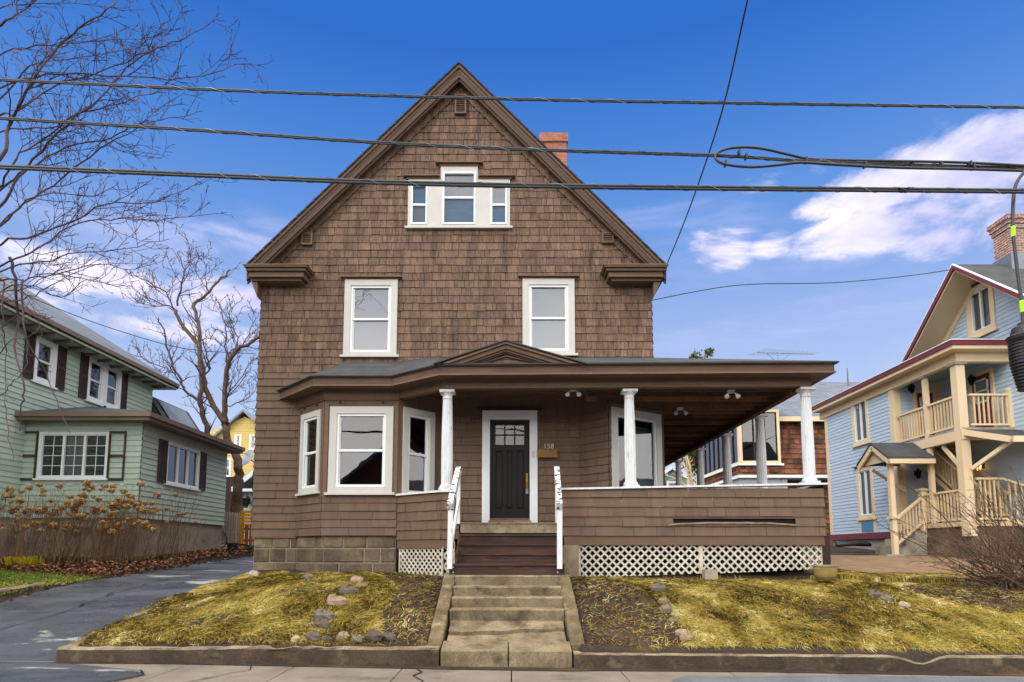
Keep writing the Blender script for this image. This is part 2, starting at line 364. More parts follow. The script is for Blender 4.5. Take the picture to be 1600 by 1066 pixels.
M['twig'] = mat('twig_bark', '54444a', '3b2f33', .85, 3, .7, var=.3)
M['twigbrown'] = mat('brown_twig', '8d745a', '6b5340', .85, 3, .7, var=.35)
M['shrubtwig'] = mat('dark_red_brown_twig', '66503f', '453430', .85, 3, .7, var=.35)
M['cable'] = mat('black_cable', '2f3338', '23262b', .5, 5, .5, spec=.5)
M['lash'] = mat('steel_lashing', '7d858c', '62686e', .4, 5, .5, metal=.6)
M['brick'] = brick('red_brick', col('a85f45'), col('8f4934'), col('8a7b70'), w=.2, h=.068, ms=.008)
M['brickold'] = brick('worn_brick', col('93604c'), col('77493a'), col('a39e98'), w=.2, h=.07, ms=.012)
M['green'] = mat('sage_green_clapboard', 'aebfb1', '9cae9f', .6, 1.2, .6, var=.08, fine=.05, st=(1,1,5), c3='a9c4b0', c3s=2.6, c3lo=.6, c3hi=.75)
M['greenrf'] = mat('grey_green_house_roof', '6d7580', '565d66', .85, 2, .8, fine=.2, fs=25)
M['gutter'] = mat('taupe_gutter_paint', '76685b', '65584c', .6, 2, .5)
M['shutter'] = mat('dark_brown_shutter', '43352f', '372b26', .6, 4, .5)
M['fnd'] = mat('grey_foundation_concrete', 'a59e8e', '857e70', .9, 1.5, .8, fine=.15, bump=.4, bs=20, c3='4f4a3f', c3s=1.6, c3lo=.55, c3hi=.75)
M['blue'] = mat('light_blue_clapboard', 'b6c8d8', 'a8bccf', .6, 1.2, .5, var=.05, fine=.03, st=(1,1,4))
M['cream'] = mat('cream_trim', 'e0cba8', 'd6c09b', .55, 2, .5, fine=.04)
M['creamrail'] = mat('cream_railing', 'dac39c', 'c9ad80', .6, 3, .7, var=.12)
M['maroon'] = mat('maroon_trim', '73333e', '622b36', .5, 3, .4)
M['teal'] = mat('pale_teal_ceiling', '86a49d', '7c9a94', .6, 2, .4)
M['pane'] = glass('window_glass', (.6,.62,.64), .11)
M['paneclear'] = glass('clear_window_glass', (.85,.88,.9), .07)
M['panesky'] = glass('coated_window_glass', (.55,.60,.66), .22)
M['blind'] = mat('grey_roller_blind', '8492a8', '7b899e', .8, 2, .3)
M['dark'] = mat('dark_room', '1c1c1e', '131315', .9, 2, .4)
M['curtain'] = mat('pale_curtain', 'a9adac', '8f9392', .9, 3, .6, st=(12,12,.5))
M['curtaingreen'] = mat('grey_green_curtain', '6f8580', '5d716c', .9, 3, .6, st=(10,10,.4))
M['bluefilm'] = mat('blue_window_film', '5590b8', '437ba3', .5, 3, .8, st=(1,1,6))
M['brass'] = mat('aged_brass', '9a7440', '7d5a30', .35, 5, .5, metal=.8)
M['mailbox'] = mat('tan_wood_mailbox', '8c6a3c', '76572e', .6, 4, .6)
M['nickel'] = mat('pale_metal_digits', 'c9c7c2', 'b5b3ae', .4, 4, .3)
M['black'] = mat('black_iron', '17181b', '101114', .5, 4, .4, spec=.5)
M['tape'] = mat('yellow_green_tape', 'a6e02a', '93cc20', .5, 4, .3)
M['rock'] = mat('field_stone', '8f8576', ramp=[(0, '403931'), (1, 'b8aa92'), (.25, '5c4f48'), (.45, '6c675f'), (.6, '87755a'), (.8, '9a8570')], rough=.85, ns=9, na=.6, bump=.6, bs=16)
M['potclay'] = mat('mossy_tan_pot', 'a8915f', '86733f', .85, 3, .9, fine=.15, c3='8a8a2a', c3s=2.5, c3lo=.5, c3hi=.65)
M['oldshingle'] = mat('orange_cedar_shingle', '7c4f36', '4c3226', .8, 1.5, .9, var=.5, fine=.2, fs=8)
M['yellow'] = mat('yellow_siding', 'c9b46c', 'bba660', .7, 2, .5)
M['picket'] = mat('weathered_picket', 'b9a99b', '9e8e80', .8, 3, .6, var=.15)
M['pallety'] = mat('yellow_pallet_paint', 'e0971a', 'c47c10', .6, 4, .6, var=.2)
M['palleto'] = mat('orange_stained_boards', '9c5522', '7d4119', .7, 4, .6, var=.2)
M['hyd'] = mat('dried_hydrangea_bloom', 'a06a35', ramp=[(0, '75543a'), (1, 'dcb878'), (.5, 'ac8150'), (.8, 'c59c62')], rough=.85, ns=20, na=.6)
M['needle'] = mat('olive_evergreen', '4d5526', ramp=[(0, '2c3a1c'), (1, '7d7a30'), (.5, '4f5c26')], rough=.8, ns=2, na=.6)
M['amber'] = emis('amber_lamp_glass', (1, .45, .08), 2.5)

# ------------------------------------------------------------ ground
def lerp(t, tab):
    if t <= tab[0][0]: return tab[0][1]
    for (a, b), (c, d) in zip(tab, tab[1:]):
        if t <= c: return b+(d-b)*(t-a)/(c-a)
    return tab[-1][1]
def swz(x): return -.012*max(-14, min(14, x))-.02       # pavement falls gently to the right
LAWN = [(9.0, .2), (9.5, .42), (10, .62), (10.6, .86), (11.2, 1.02), (12, 1.13), (13.2, 1.19), (16, 1.42), (20, 1.66), (23, 1.86), (30, 2.1), (60, 3.0), (400, 3.5)]
DRV = [(8.9, 0), (9.5, .2), (10.2, .42), (11, .62), (12, .84), (13.2, 1.02), (17, 1.3), (22, 1.52), (30, 1.8), (60, 2.5)]
LEFT = [(9, .1), (10, .5), (10.6, .7), (12, .93), (14, 1.1), (16.6, 1.35), (22, 1.62), (30, 1.9), (60, 3), (400, 3.5)]
def drv_edges(y):   # left and right edge of the left driveway
    return lerp(y, [(9, -9.8), (12, -8.95), (13.4, -8.45), (17, -8.2), (22, -8.35), (32, -9)]), lerp(y, [(8.9, -6.45), (13.2, -5.72), (14, -5.7), (32, -5.7)])
from mathutils import noise as mnoise
def n3(x, y, s=1.): return mnoise.noise(Vector((x*s, y*s, 3.7)))*1.6+mnoise.noise(Vector((x*s*2.7, y*s*2.7, 9.1)))*.8
def noise2(x, y): return (math.sin(x*1.7+y*.9)+math.sin(x*.63-y*2.1+1.3)+math.sin(x*3.1+y*2.7+.5)*.5)/2.5
def G(x, y):
    if y < 8.96: return swz(x)-.06 if y > 6.3 else -.22
    if -1.15 < x < 1.0 and y < 11.3: return lerp(y, LAWN)-.45
    l, r = drv_edges(y)
    if x < l: z = lerp(y, LEFT)
    elif x < r: return lerp(y, DRV)-.05
    else:
        z = lerp(y, LAWN)
        z -= .20*max(0, min(1, (-3.9-x)/1.8))*max(0, math.sin(math.pi*max(0, min(1, (y-9.3)/4.4))))
        if x > 6.6 and y > 11: z += -.05*min(1, (y-11))
        if y < 12: z -= .03*max(0, x)*.4
    return z+.014*noise2(x*1.5, y*1.5)
xs = sorted(set([-400, -150, -60, -30, -20]+[round(-16+.25*i, 3) for i in range(129)]+[20, 30, 60, 150, 400]))
ys = sorted(set([-400, -120, -40, -12, 0, 4, 6.29, 6.31, 8.94, 8.97]+[round(9.2+.25*i, 3) for i in range(60)]+[24.5, 26, 28, 31, 35, 40, 50, 70, 120, 250, 420]))
g = MB()
for yy in ys:
    for xx in xs: g.v.append((xx, yy, G(xx, yy)))
nx = len(xs)
for j in range(len(ys)-1):
    for i in range(nx-1): g.f.append((j*nx+i, j*nx+i+1, (j+1)*nx+i+1, (j+1)*nx+i)); g.a.append(.5)
kind(g.build('ground', M['soil'], smooth=True), 'structure')
# road and pavement
m = MB(); m.box(-60, 60, -6, 6.28, -.30, -.17); kind(m.build('road', M['asphalt']), 'structure')
m = MB(); m.box(-60, 60, 6.285, 6.43, -.30, -.06); kind(m.build('kerb', M['conctop']), 'structure')
m = MB()
x = -60.
while x < 60:
    w = 1.5
    z0, z1 = swz(x), swz(x+w-.02)
    m.hexa([(x,6.44,-.3),(x+w-.015,6.44,-.3),(x+w-.015,8.97,-.3),(x,8.97,-.3)], [(x,6.44,z0),(x+w-.015,6.44,z1),(x+w-.015,8.97,z1),(x,8.97,z0)], rnd.random()); x += w
kind(m.build('pavement', M['sidewalk']), 'structure')
def patch(name, m_, pts, dz=.006, struct='structure'):
    """a thin sheet following the pavement"""
    mb = MB(); mb.face([(x, y, swz(x)+dz) for x, y in pts]); return kind(mb.build(name, m_), struct)
patch('driveway_apron', M['drive'], [(-14, 6.45), (-5.9, 6.45), (-5.75, 6.9), (-5.3, 7.35), (-4.85, 7.65), (-4.7, 8.1), (-4.9, 8.4), (-5.6, 8.62), (-6.4, 8.9), (-14, 8.94)])
patch('pavement_patch', M['asphaltdry'], [(2.0, 7.2), (6, 7.2), (20, 6.8), (20, 8.5), (4.2, 8.6), (2.3, 8.45), (2.05, 8.2)], .007)
patch('soil_strip', M['soil'], [(-6.4, 8.80), (-5, 8.86), (-3, 8.79), (-1.2, 8.72), (.8, 8.68), (1.2, 8.74), (3.4, 8.8), (6, 8.72), (9, 8.79), (14, 8.75), (14, 8.96), (-6.4, 8.96)], .009)
# cracks in the pavement: thin soil-filled seams
def crack(pts, w=.02):
    mb = MB()
    for i in range(len(pts)-1):
        (x0, y0), (x1, y1) = pts[i], pts[i+1]; l = math.hypot(x1-x0, y1-y0); nx_, ny_ = -(y1-y0)/l*w*rnd.uniform(.3, .8), (x1-x0)/l*w*rnd.uniform(.3, .8)
        mb.face([(x0-nx_, y0-ny_, swz(x0)+.011), (x1-nx_, y1-ny_, swz(x1)+.011), (x1+nx_, y1+ny_, swz(x1)+.012), (x0+nx_, y0+ny_, swz(x0)+.012)])
    return kind(mb.build('pavement_crack', M['void']), 'structure')
crack([(-3.6, 8.78), (-3.5, 8.5), (-3.65, 8.3), (-3.75, 8.0), (-3.95, 7.6), (-4.0, 7.0)])
crack([(-1.3, 8.7), (-1.2, 8.5), (-1.28, 8.25), (-1.1, 7.9), (-1.15, 7.4), (-1.05, 6.6)])
crack([(-5.9, 7.0), (-5.3, 7.4), (-4.8, 7.66), (-4.68, 8.1), (-4.9, 8.4)], .03)
# left driveway
m = MB(); yy = 8.9; rows = []
while yy < 31:
    l, r = drv_edges(yy); rows.append([(l+(r-l)*k/10, yy, lerp(yy, DRV)+.012*noise2((l+(r-l)*k/10)*2, yy*1.5)+(.05*((k-4)/5)**2 if k < 4 else 0)) for k in range(11)]); yy += .3
for a_, b_ in zip(rows, rows[1:]):
    for k in range(10): m.face([a_[k], a_[k+1], b_[k+1], b_[k]])
kind(m.build('driveway', M['drive'], smooth=True), 'structure')
def drive_crack(pts, w=.018):
    mb = MB(); q = []
    for (x0, y0), (x1, y1) in zip(pts, pts[1:]):
        n = max(2, int(math.hypot(x1-x0, y1-y0)/.12))
        for k in range(n): f_ = k/n; q.append((x0+(x1-x0)*f_+rnd.uniform(-.03, .03), y0+(y1-y0)*f_+rnd.uniform(-.03, .03)))
    for (x0, y0), (x1, y1) in zip(q, q[1:]):
        l = math.hypot(x1-x0, y1-y0)+1e-6; k = w*rnd.uniform(.3, 1); ax_, ay_ = -(y1-y0)/l*k, (x1-x0)/l*k; z0, z1 = lerp(y0, DRV)+.028, lerp(y1, DRV)+.028
        mb.face([(x0-ax_, y0-ay_, z0), (x1-ax_, y1-ay_, z1), (x1+ax_, y1+ay_, z1), (x0+ax_, y0+ay_, z0)])
    return kind(mb.build('driveway_crack', M['void']), 'structure')
drive_crack([(-9.3, 9.3), (-8.2, 9.9), (-7.6, 10.8), (-7.5, 12), (-7.1, 13.6)]); drive_crack([(-7.6, 10.8), (-6.9, 11.1), (-6.3, 11.7)]); drive_crack([(-8.6, 11.9), (-7.5, 12), (-6.1, 12.6)], .012); drive_crack([(-8.2, 15), (-7.2, 15.3), (-6, 16)], .012)
# gravel yard between the houses on the right
m = MB(); gx = [7.2, 8, 9, 10, 11, 12.5, 14, 17, 21]; gy = [13.0, 13.6, 14.4, 15.4, 16.5, 17.6]
for j in range(len(gy)-1):
    for i in range(len(gx)-1):
        sh = lambda x, y: (x+(.0 if y > 13.3 else .3*math.sin(x*2)), y+(17-y)*(-.07)*(x-8)*.5, G(x, max(9, y+(17-y)*(-.07)*(x-8)*.5))+.035)
        m.face([sh(gx[i], gy[j]), sh(gx[i+1], gy[j]), sh(gx[i+1], gy[j+1]), sh(gx[i], gy[j+1])])
kind(m.build('gravel_yard', M['gravel'], smooth=True), 'structure')

# ------------------------------------------------------------ curb walls and concrete steps
def rough_wall(pts, y_in, top, bot, name, label, cat='wall'):
    """pts = plan polyline of the outer face (x,y); wall .2 thick with a worn top"""
    t = thing(name, (pts[0][0], pts[0][1], bot(pts[0][0])), label, cat)
    face_ = MB(); cap = MB()
    for (x0, y0), (x1, y1) in zip(pts, pts[1:]):
        L_ = math.hypot(x1-x0, y1-y0); n = max(2, int(L_/.12)); ux, uy = (x1-x0)/L_, (y1-y0)/L_; nx_, ny_ = -uy, ux
        prev = None
        for i in range(n+1):
            s = L_*i/n; x, y = x0+ux*s, y0+uy*s
            sp_ = 1+5*math.exp(-((x+3.3)/.8)**4) if y < 9 else 1; j = .012*noise2(x*5, y*5)+rnd.uniform(-.006, .006)*sp_; zt = top(x, y)+rnd.uniform(-.006, .006)*sp_*.6; zb = bot(x)-.15
            q = [Vector((x-nx_*j, y-ny_*j, zb)), Vector((x-nx_*(j*.5)+nx_*.008*(sp_-1), y-ny_*(j*.5)+ny_*.008*(sp_-1), zt-.03)), Vector((x+nx_*(.012+j), y+ny_*(.012+j), zt)), Vector((x+nx_*.2, y+ny_*.2, zt+rnd.uniform(-.01, .004))), Vector((x+nx_*.2, y+ny_*.2, zb))]
            if prev:
                face_.face([prev[0], q[0], q[1], prev[1]]); face_.face([prev[3], q[3], q[4], prev[4]])
                cap.face([prev[1], q[1], q[2], prev[2]]); cap.face([prev[2], q[2], q[3], prev[3]])
            else: face_.face([q[0], q[1], q[2], q[3], q[4]])
            prev = q
        face_.face([prev[4], prev[3], prev[2], prev[1], prev[0]])
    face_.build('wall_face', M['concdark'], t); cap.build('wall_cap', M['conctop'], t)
    return t
def ltop(x, y): return .25 if y < 9.1 else lerp(y, [(9.1, .26), (9.6, .40), (10.2, .55), (11, .70), (12, .90), (13.2, 1.14)])
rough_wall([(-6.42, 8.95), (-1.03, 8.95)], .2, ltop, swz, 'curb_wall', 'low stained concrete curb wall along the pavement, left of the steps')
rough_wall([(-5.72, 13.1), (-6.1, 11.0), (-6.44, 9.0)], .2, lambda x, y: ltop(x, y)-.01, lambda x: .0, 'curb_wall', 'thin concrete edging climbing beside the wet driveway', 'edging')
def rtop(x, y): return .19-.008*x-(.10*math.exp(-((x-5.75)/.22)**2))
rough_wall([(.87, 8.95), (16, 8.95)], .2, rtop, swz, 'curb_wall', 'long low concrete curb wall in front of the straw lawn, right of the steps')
rough_wall([(-16, 10.05), (-11.5, 10.3), (-9.35, 11.05), (-9.0, 12.1)], .15, lambda x, y: lerp(y, [(10, .74), (11.1, .88), (12.1, 1.0)]), lambda x: .55, 'stone_kerb', 'short rough stone kerb between green lawn and driveway, far left', 'kerb')

def concrete_steps():
    t = thing('concrete_steps', (-.05, 9.8, 0), 'cracked old concrete steps rising from the pavement to the wooden steps', 'steps')
    xl, xr = -.98, .82
    m = MB()
    # bottom slab with a chipped edge
    a = P(688, 1012, 8.92); b = P(890, 1014, 8.92)
    n = 14
    def slab(x0, x1, y0, y1, z0, z1, zb, jag=.01, var=.5):
        prev = None
        for i in range(n+1):
            x = x0+(x1-x0)*i/n; j = rnd.uniform(-jag, jag)
            q = [(x, y0-.01, zb), (x, y0+j, z0-.02), (x, y0+.02+j*.5, z0), (x, y1, z1)]
            if prev:
                for k in range(3): m.face([prev[k], q[k], q[k+1], prev[k+1]], var)
            else: m.face([(x0, y0, zb), (x0, y0, z0), (x0, y1, z1), (x0, y1, zb)], var)
            prev = q
        m.face([(x1, y1, zb), (x1, y1, z1), (x1, y0, z0), (x1, y0, zb)], var)
    slab(-1.0, -.06, 8.92, 9.28, .225, .30, -.2, .015, .4); slab(-.045, .84, 8.93, 9.28, .215, .29, -.2, .015, .6)
    gapm = MB(); prev = None; n2 = 26; gapf = lambda x: .03+.05*math.exp(-((x+.25)/.35)**2)+.012*math.sin(x*17)
    for i in range(n2+1):
        x = xl+.02+(xr-xl-.04)*i/n2; yc = 9.62+.05*math.sin(x*2.2)+.015*math.sin(x*11); zc = .285+(yc-9.3)/.62*.22; gp = gapf(x)
        q = [(x, 9.30, .0), (x, 9.30, .285), (x, yc-gp, zc-.035), (x, yc-gp+.005, zc-.14), (x, yc, zc-.14), (x, yc+rnd.uniform(-.006, .006), zc+.015), (x, 9.93, .535)]
        if prev:
            for c in range(6): (gapm if c in (2, 3) else m).face([prev[c], q[c], q[c+1], prev[c+1]], .25 if c in (2, 3, 4) else .7)
        prev = q
    m.build('walk_slab', M['concrete'], t); gapm.build('broken_joint', M['soil'], t)
    zz = [.53, .70, .865, 1.02, 1.19]; yy = [9.9, 10.2, 10.5, 10.8]
    for i, y in enumerate(yy):
        m = MB(); mm = m
        n = 16; x0, x1 = xl, xr; prev = None
        for k in range(n+1):
            x = x0+(x1-x0)*k/n; j = rnd.uniform(-.008, .008); zz1 = zz[i+1]+rnd.uniform(-.004, .003)
            ye = y+.34 if i < 3 else 11.6
            q = [(x, y, zz[i]-.3), (x, y+j*.3, zz1-.02), (x, y+.015+j, zz1), (x, ye, zz1+.004)]
            if prev:
                for c in range(3): m.face([prev[c], q[c], q[c+1], prev[c+1]], (.15, .95, .6)[c])
            prev = q
        m.build('step', M['concrete'], t)
    for sgn, pts in ((-1, [(-1.02, 9.13), (-.98, 11.05)]), (1, [(.85, 9.13), (.80, 11.05)])):
        m = MB(); n = 22; prev = None
        for k in range(n+1):
            y = 9.16+(11.15-9.16)*k/n; zt = lerp(y, [(9.1, .22), (9.3, .36), (11.0, 1.21), (11.15, 1.22)])+rnd.uniform(-.006, .006)
            xi = lerp(y, [(9.16, pts[0][0]), (11.15, pts[1][0])]); xo = xi+sgn*(.20+.004*noise2(y*9, sgn))
            q = [(xi, y, -.1), (xi, y, zt-.015), (xi+sgn*.015, y, zt), (xo, y, zt+rnd.uniform(-.008, .004)), (xo, y, -.1)]
            if prev:
                for c in range(4): m.face([prev[c], q[c], q[c+1], prev[c+1]])
            else: m.face(q)
            prev = q
        m.build('cheek_wall', M['cheek'], t)
    return t
concrete_steps()

# ------------------------------------------------------------ the brown house
YW, YB, YP = 13.6, 12.8, 12.0
house = thing('brown_house', (-1.2, 18, 1.1), 'large brown shingled house with steep front gable and wraparound porch, number 158', 'house')
XL, XR, XC = -5.70, 3.17, -1.23
ZS = 1.93        # bottom of siding
ZE = 8.05        # eave level
ZPK = 12.66      # peak of the wall
FW = frame(0, YW, 1, 0)      # front wall: u = world x
def window(parent, fr, u0, u1, z0, z1, t=.12, back='dark', pane='pane', trim='trim', sash='white', style='dh', sill=True, cap='browntrim', name='window', bars=0, backs=None, tb=None, label=None, d=0):
    """casing bounds u0..u1, z0..z1; the casing is the part, sash, panes, sill and blind its sub-parts"""
    f2 = lambda u, z, dd=0: fr(u, z, dd+d)
    tb = t if tb is None else tb
    a, b, c, e = u0+t, u1-t, z0+tb, z1-t
    m = MB(); m.fbox(f2, u0, a, z0, z1, -.08, .045); m.fbox(f2, b, u1, z0, z1, -.08, .045); m.fbox(f2, a, b, e, z1, -.08, .045)
    if tb > 0.01: m.fbox(f2, a, b, z0, c, -.08, .04)
    w = m.build(name, M[trim], parent, label=label)
    s = MB(); k = .05 if style == 'dh' else .035
    s.fbox(f2, a, a+k, c, e, -.06, .02); s.fbox(f2, b-k, b, c, e, -.06, .02); s.fbox(f2, a+k, b-k, e-k, e, -.06, .02); s.fbox(f2, a+k, b-k, c, c+k, -.06, .02)
    ai, bi, ci, ei = a+k, b-k, c+k, e-k
    cells = []
    if style == 'dh':
        mid = (c+e)/2
        s.fbox(f2, ai, bi, mid-.028, mid+.022, -.055, .0)
        for (q0, q1, dd) in ((ci, mid-.028, -.03), (mid+.022, ei, -.012)):
            s.fbox(f2, ai, ai+.028, q0, q1, dd-.03, dd); s.fbox(f2, bi-.028, bi, q0, q1, dd-.03, dd)
            cells.append((ai+.028, bi-.028, q0, q1, dd-.02))
    else:
        n = int(style); wd = (bi-ai)/n
        for i in range(n):
            if i: s.fbox(f2, ai+wd*i-.03, ai+wd*i+.03, ci, ei, -.05, .018)
            cells.append((ai+wd*i+(.03 if i else 0), ai+wd*(i+1)-(.03 if i < n-1 else 0), ci, ei, -.035))
    if bars:
        for (p, q, r, v, dd) in cells:
            s.fbox(f2, (p+q)/2-.008, (p+q)/2+.008, r, v, dd-.004, dd+.008)
            for i in range(1, bars): s.fbox(f2, p, q, r+(v-r)*i/bars-.008, r+(v-r)*i/bars+.008, dd-.005, dd+.007)
    s.build('sash', M[sash], w)
    for i, (p, q, r, v, dd) in enumerate(cells):
        pm = MB(); pm.face([f2(p-.01, r-.01, dd), f2(q+.01, r-.01, dd), f2(q+.01, v+.01, dd), f2(p-.01, v+.01, dd)]); pm.build('pane', M[pane], w)
        bk = backs[i] if backs else back
        if bk:
            bm = MB(); bm.fbox(f2, p-.06, q+.06, r-.06, v+.06, -.16 if not backs else -.10, -.14 if not backs else -.09)
            bm.build('blind' if bk in ('blind', 'curtain', 'curtaingreen', 'bluefilm') else 'room_backing', M[bk], w)
    if sill:
        sm = MB(); sm.fbox(f2, u0-.06, u1+.06, z0-.05, z0, -.02, .085); sm.build('sill', M[trim], w)
    if cap:
        cm = MB(); cm.fbox(f2, u0-.05, u1+.05, z1, z1+.035, -.02, .05); cm.fbox(f2, u0-.10, u1+.10, z1+.035, z1+.06, -.02, .11); cm.build('drip_cap', M[cap], w)
    return w
# window bounds (casing) on the front wall
def fb(px0, py0, px1, py1, Y, pxm=None):
    a = P(px0, py1, Y); b = P(px1, py0, Y); return a.x, b.x, a.z, b.z
up1 = (-3.80, -2.60, 5.99, 7.76); up2 = (.24, 1.42, 6.02, 7.78)
at_c = fb(688, 262, 748, 356, YW); at_l = fb(637, 282, 688, 356, YW)
dr = (-.66, .56, 2.28, 4.72)
holes = [(w[0]+.05, w[1]-.05, w[2]+.05, w[3]-.05) for w in (up1, up2, dr)]
ax0, ax1, az0, az1, az2 = -2.40, -.045, at_c[2], P(700, 282, YW).z, at_c[3]
axm = (ax0+ax1)/2; aw = .43
holes += [(ax0+.05, ax1-.05, az0+.05, az1-.05), (axm-aw+.05, axm+aw-.05, az1-.1, az2-.05)]
vents = [fb(711, 151, 729, 181, YW), fb(472, 366, 490, 385, YW), fb(940, 366, 958, 382, YW)]
mb = MB()
conv = [(XL, 5.6), (XR, 5.6), (XR, ZE), (XC, ZPK+.05), (XL, ZE)]
siding(mb, FW, conv, holes, ch=.180, wmin=.08, wmax=.30, depth=.014, gap=.007, ragged=.009)
gw = mb.build('gable_wall', M['shingle'], house, label='weathered brown wood shingle gable wall')
# shingle border course that follows the rakes
mb = MB()
for sgn in (-1, 1):
    s = .0; x0 = XL if sgn < 0 else XR
    Lr = math.hypot(XC-XL, ZPK-ZE); dx = (XC-x0)/Lr; dz = (ZPK-ZE)/Lr
    while s < Lr-.1:
        w = rnd.uniform(.16, .24); nx_, nz_ = (dz, -abs(dx)) if sgn < 0 else (-dz, -abs(dx))
        p = [(x0+dx*s, ZE+dz*s), (x0+dx*(s+w-.006), ZE+dz*(s+w-.006))]
        q = [(p[1][0]+nx_*.21, p[1][1]+nz_*.21), (p[0][0]+nx_*.235, p[0][1]+nz_*.235)]
        v = rnd.random(); a, b = p; c, d = q
        mb.hexa([FW(a[0], a[1], .02), FW(b[0], b[1], .02), FW(c[0], c[1], .02), FW(d[0], d[1], .02)], [FW(a[0], a[1], .03), FW(b[0], b[1], .03), FW(c[0], c[1], .052), FW(d[0], d[1], .045)], v)
        s += w
mb.build('rake_shingles', M['shingle'], house)
# lower front wall: left of the bay and behind the porch
mb = MB()
siding(mb, FW, [(XL, ZS), (-4.72, ZS), (-4.72, 5.6), (XL, 5.6)], [], ch=.168, wmin=.3, wmax=.9, depth=.022, vlo=.2, vhi=.8); siding(mb, FW, rect(-4.72, -1.56, 5.094, 5.6), [], ch=.168, wmin=.3, wmax=.9, depth=.022, vlo=.2, vhi=.8)
mb.build('lower_wall', M['paintsh'], house); mb = MB()
siding(mb, FW, rect(-1.56, 1.5, 2.1, 5.6), holes, ch=.168, wmin=.15, wmax=.7, depth=.02, vlo=.2, vhi=.8)
mb.build('porch_wall', M['paintsh'], house)
# side and rear walls
mb = MB()
siding(mb, frame(XL, 25, 0, -1), rect(0, 25-YW, ZS, ZE), [], ch=.168, wmin=.2, wmax=.6)
siding(mb, frame(XR, YW, 0, 1), rect(0, 25-YW, 5.6, ZE), [], ch=.168, wmin=.2, wmax=.6)
siding(mb, frame(3.45, 13.94, 0, 1), rect(0, 11, 2.1, 5.2), [], ch=.168, wmin=.2, wmax=.6)
siding(mb, frame(XR, 25, -1, 0), [(0, ZS), (XR-XL, ZS), (XR-XL, ZE), (XR-XC, ZPK), (0, ZE)], [], ch=.168, wmin=.3, wmax=.8)
mb.build('side_wall', M['paintsh'], house)
mb = MB(); mb.box(XL+.05, XR-.05, YW+.3, 24.9, 2.0, 2.1); mb.box(XL+.05, XR-.05, YW+.3, 24.9, 5.2, 5.3); mb.box(XL+.05, XR-.05, YW+.3, 24.9, 8.2, 8.3)
mb.box(XL+.05, XR-.05, 17, 17.1, 2.1, 8.2)
mb.build('floors', M['dark'], house)
# upstairs windows
window(house, FW, *up1, t=.14, back='blind', pane='panesky', tb=.08)
window(house, FW, *up2, t=.14, back='blind', pane='panesky', tb=.08)
# attic window group in one stepped casing
def attic():
    m = MB(); t = .045
    lw = [(ax0+.07, ax0+.45), (axm-aw+.05, axm+aw-.05), (ax1-.45, ax1-.07)]
    tops = [az1-.12, az2-.14, az1-.12]; cuts = []
    hs = [(l[0], l[1], az0+.06, tp) for l, tp in zip(lw, tops)]
    for r in minus((ax0, ax1, az0, az1), hs)+minus((axm-aw, axm+aw, az1, az2), hs):
        m.fbox(FW, r[0], r[1], r[2], r[3], -.08, t)
    w = m.build('window', M['trim'], house, label='three part attic window group in a stepped grey casing')
    for i, h in enumerate(hs):
        s = MB(); a, b, c, e = h; k = .04
        s.fbox(FW, a, a+k, c, e, -.06, .06); s.fbox(FW, b-k, b, c, e, -.06, .06); s.fbox(FW, a+k, b-k, e-k, e, -.06, .06); s.fbox(FW, a+k, b-k, c, c+k, -.06, .06)
        mid = c+(e-c)*(.52 if i == 1 else .5); s.fbox(FW, a+k, b-k, mid-.025, mid+.025, -.05, .03); s.build('sash', M['white'], w)
        for j, (r, v) in enumerate(((c+k, mid-.025), (mid+.025, e-k))):
            p = MB(); p.face([FW(a+k, r, .0), FW(b-k, r, .0), FW(b-k, v, .0), FW(a+k, v, .0)]); p.build('pane', M['paneclear' if not (i and j) else 'panesky'], w)
            bm = MB(); bm.fbox(FW, a+k-.03, b-k+.03, r-.02, v+.02, -.06, -.05)
            bm.build('blind', M[['blind', 'bluefilm', 'bluefilm'][i] if j == 0 else ['bluefilm', 'curtain', 'curtain'][i]], w)
    s = MB(); s.fbox(FW, ax0-.06, ax1+.06, az0-.045, az0, -.02, .09); s.build('sill', M['trim'], w)
    c = MB(); c.fbox(FW, ax0-.05, axm-aw, az1, az1+.05, 0, .06); c.fbox(FW, axm+aw, ax1+.05, az1, az1+.05, 0, .06); c.fbox(FW, axm-aw-.03, axm+aw+.03, az2, az2+.06, 0, .06)
    c.fbox(FW, ax0-.12, axm-aw-.03, az1+.05, az1+.075, 0, .12); c.fbox(FW, axm+aw+.03, ax1+.12, az1+.05, az1+.075, 0, .12); c.fbox(FW, axm-aw-.12, axm+aw+.12, az2+.06, az2+.085, 0, .12)
    c.build('drip_cap', M['browntrim'], w)
attic()
for i, (a, b, c, e) in enumerate(vents):
    m = MB(); k = .035
    VW = lambda u, z, d=0: FW(u, z, d+.03)
    m.fbox(FW, a, a+k, c, e, 0, .09); m.fbox(FW, b-k, b, c, e, 0, .09); m.fbox(FW, a+k, b-k, e-k, e, 0, .09); m.fbox(FW, a+k, b-k, c, c+k, 0, .09)
    v = m.build('gable_vent', M['browntrim'], house)
    m = MB(); m.fbox(VW, a+k, b-k, c+k, e-k, .022, .03); m.build('vent_void', M['void'], v)
    n = max(3, int((e-c)/.055)); m = MB()
    for j in range(n):
        z = c+k+(e-c-2*k)*(j+.3)/n; m.hexa([VW(a+k, z, .05), VW(b-k, z, .05), VW(b-k, z+.02, .032), VW(a+k, z+.02, .032)], [VW(a+k, z+.012, .055), VW(b-k, z+.012, .055), VW(b-k, z+.034, .036), VW(a+k, z+.034, .036)])
    m.build('louvre', M['browntrim'], v)
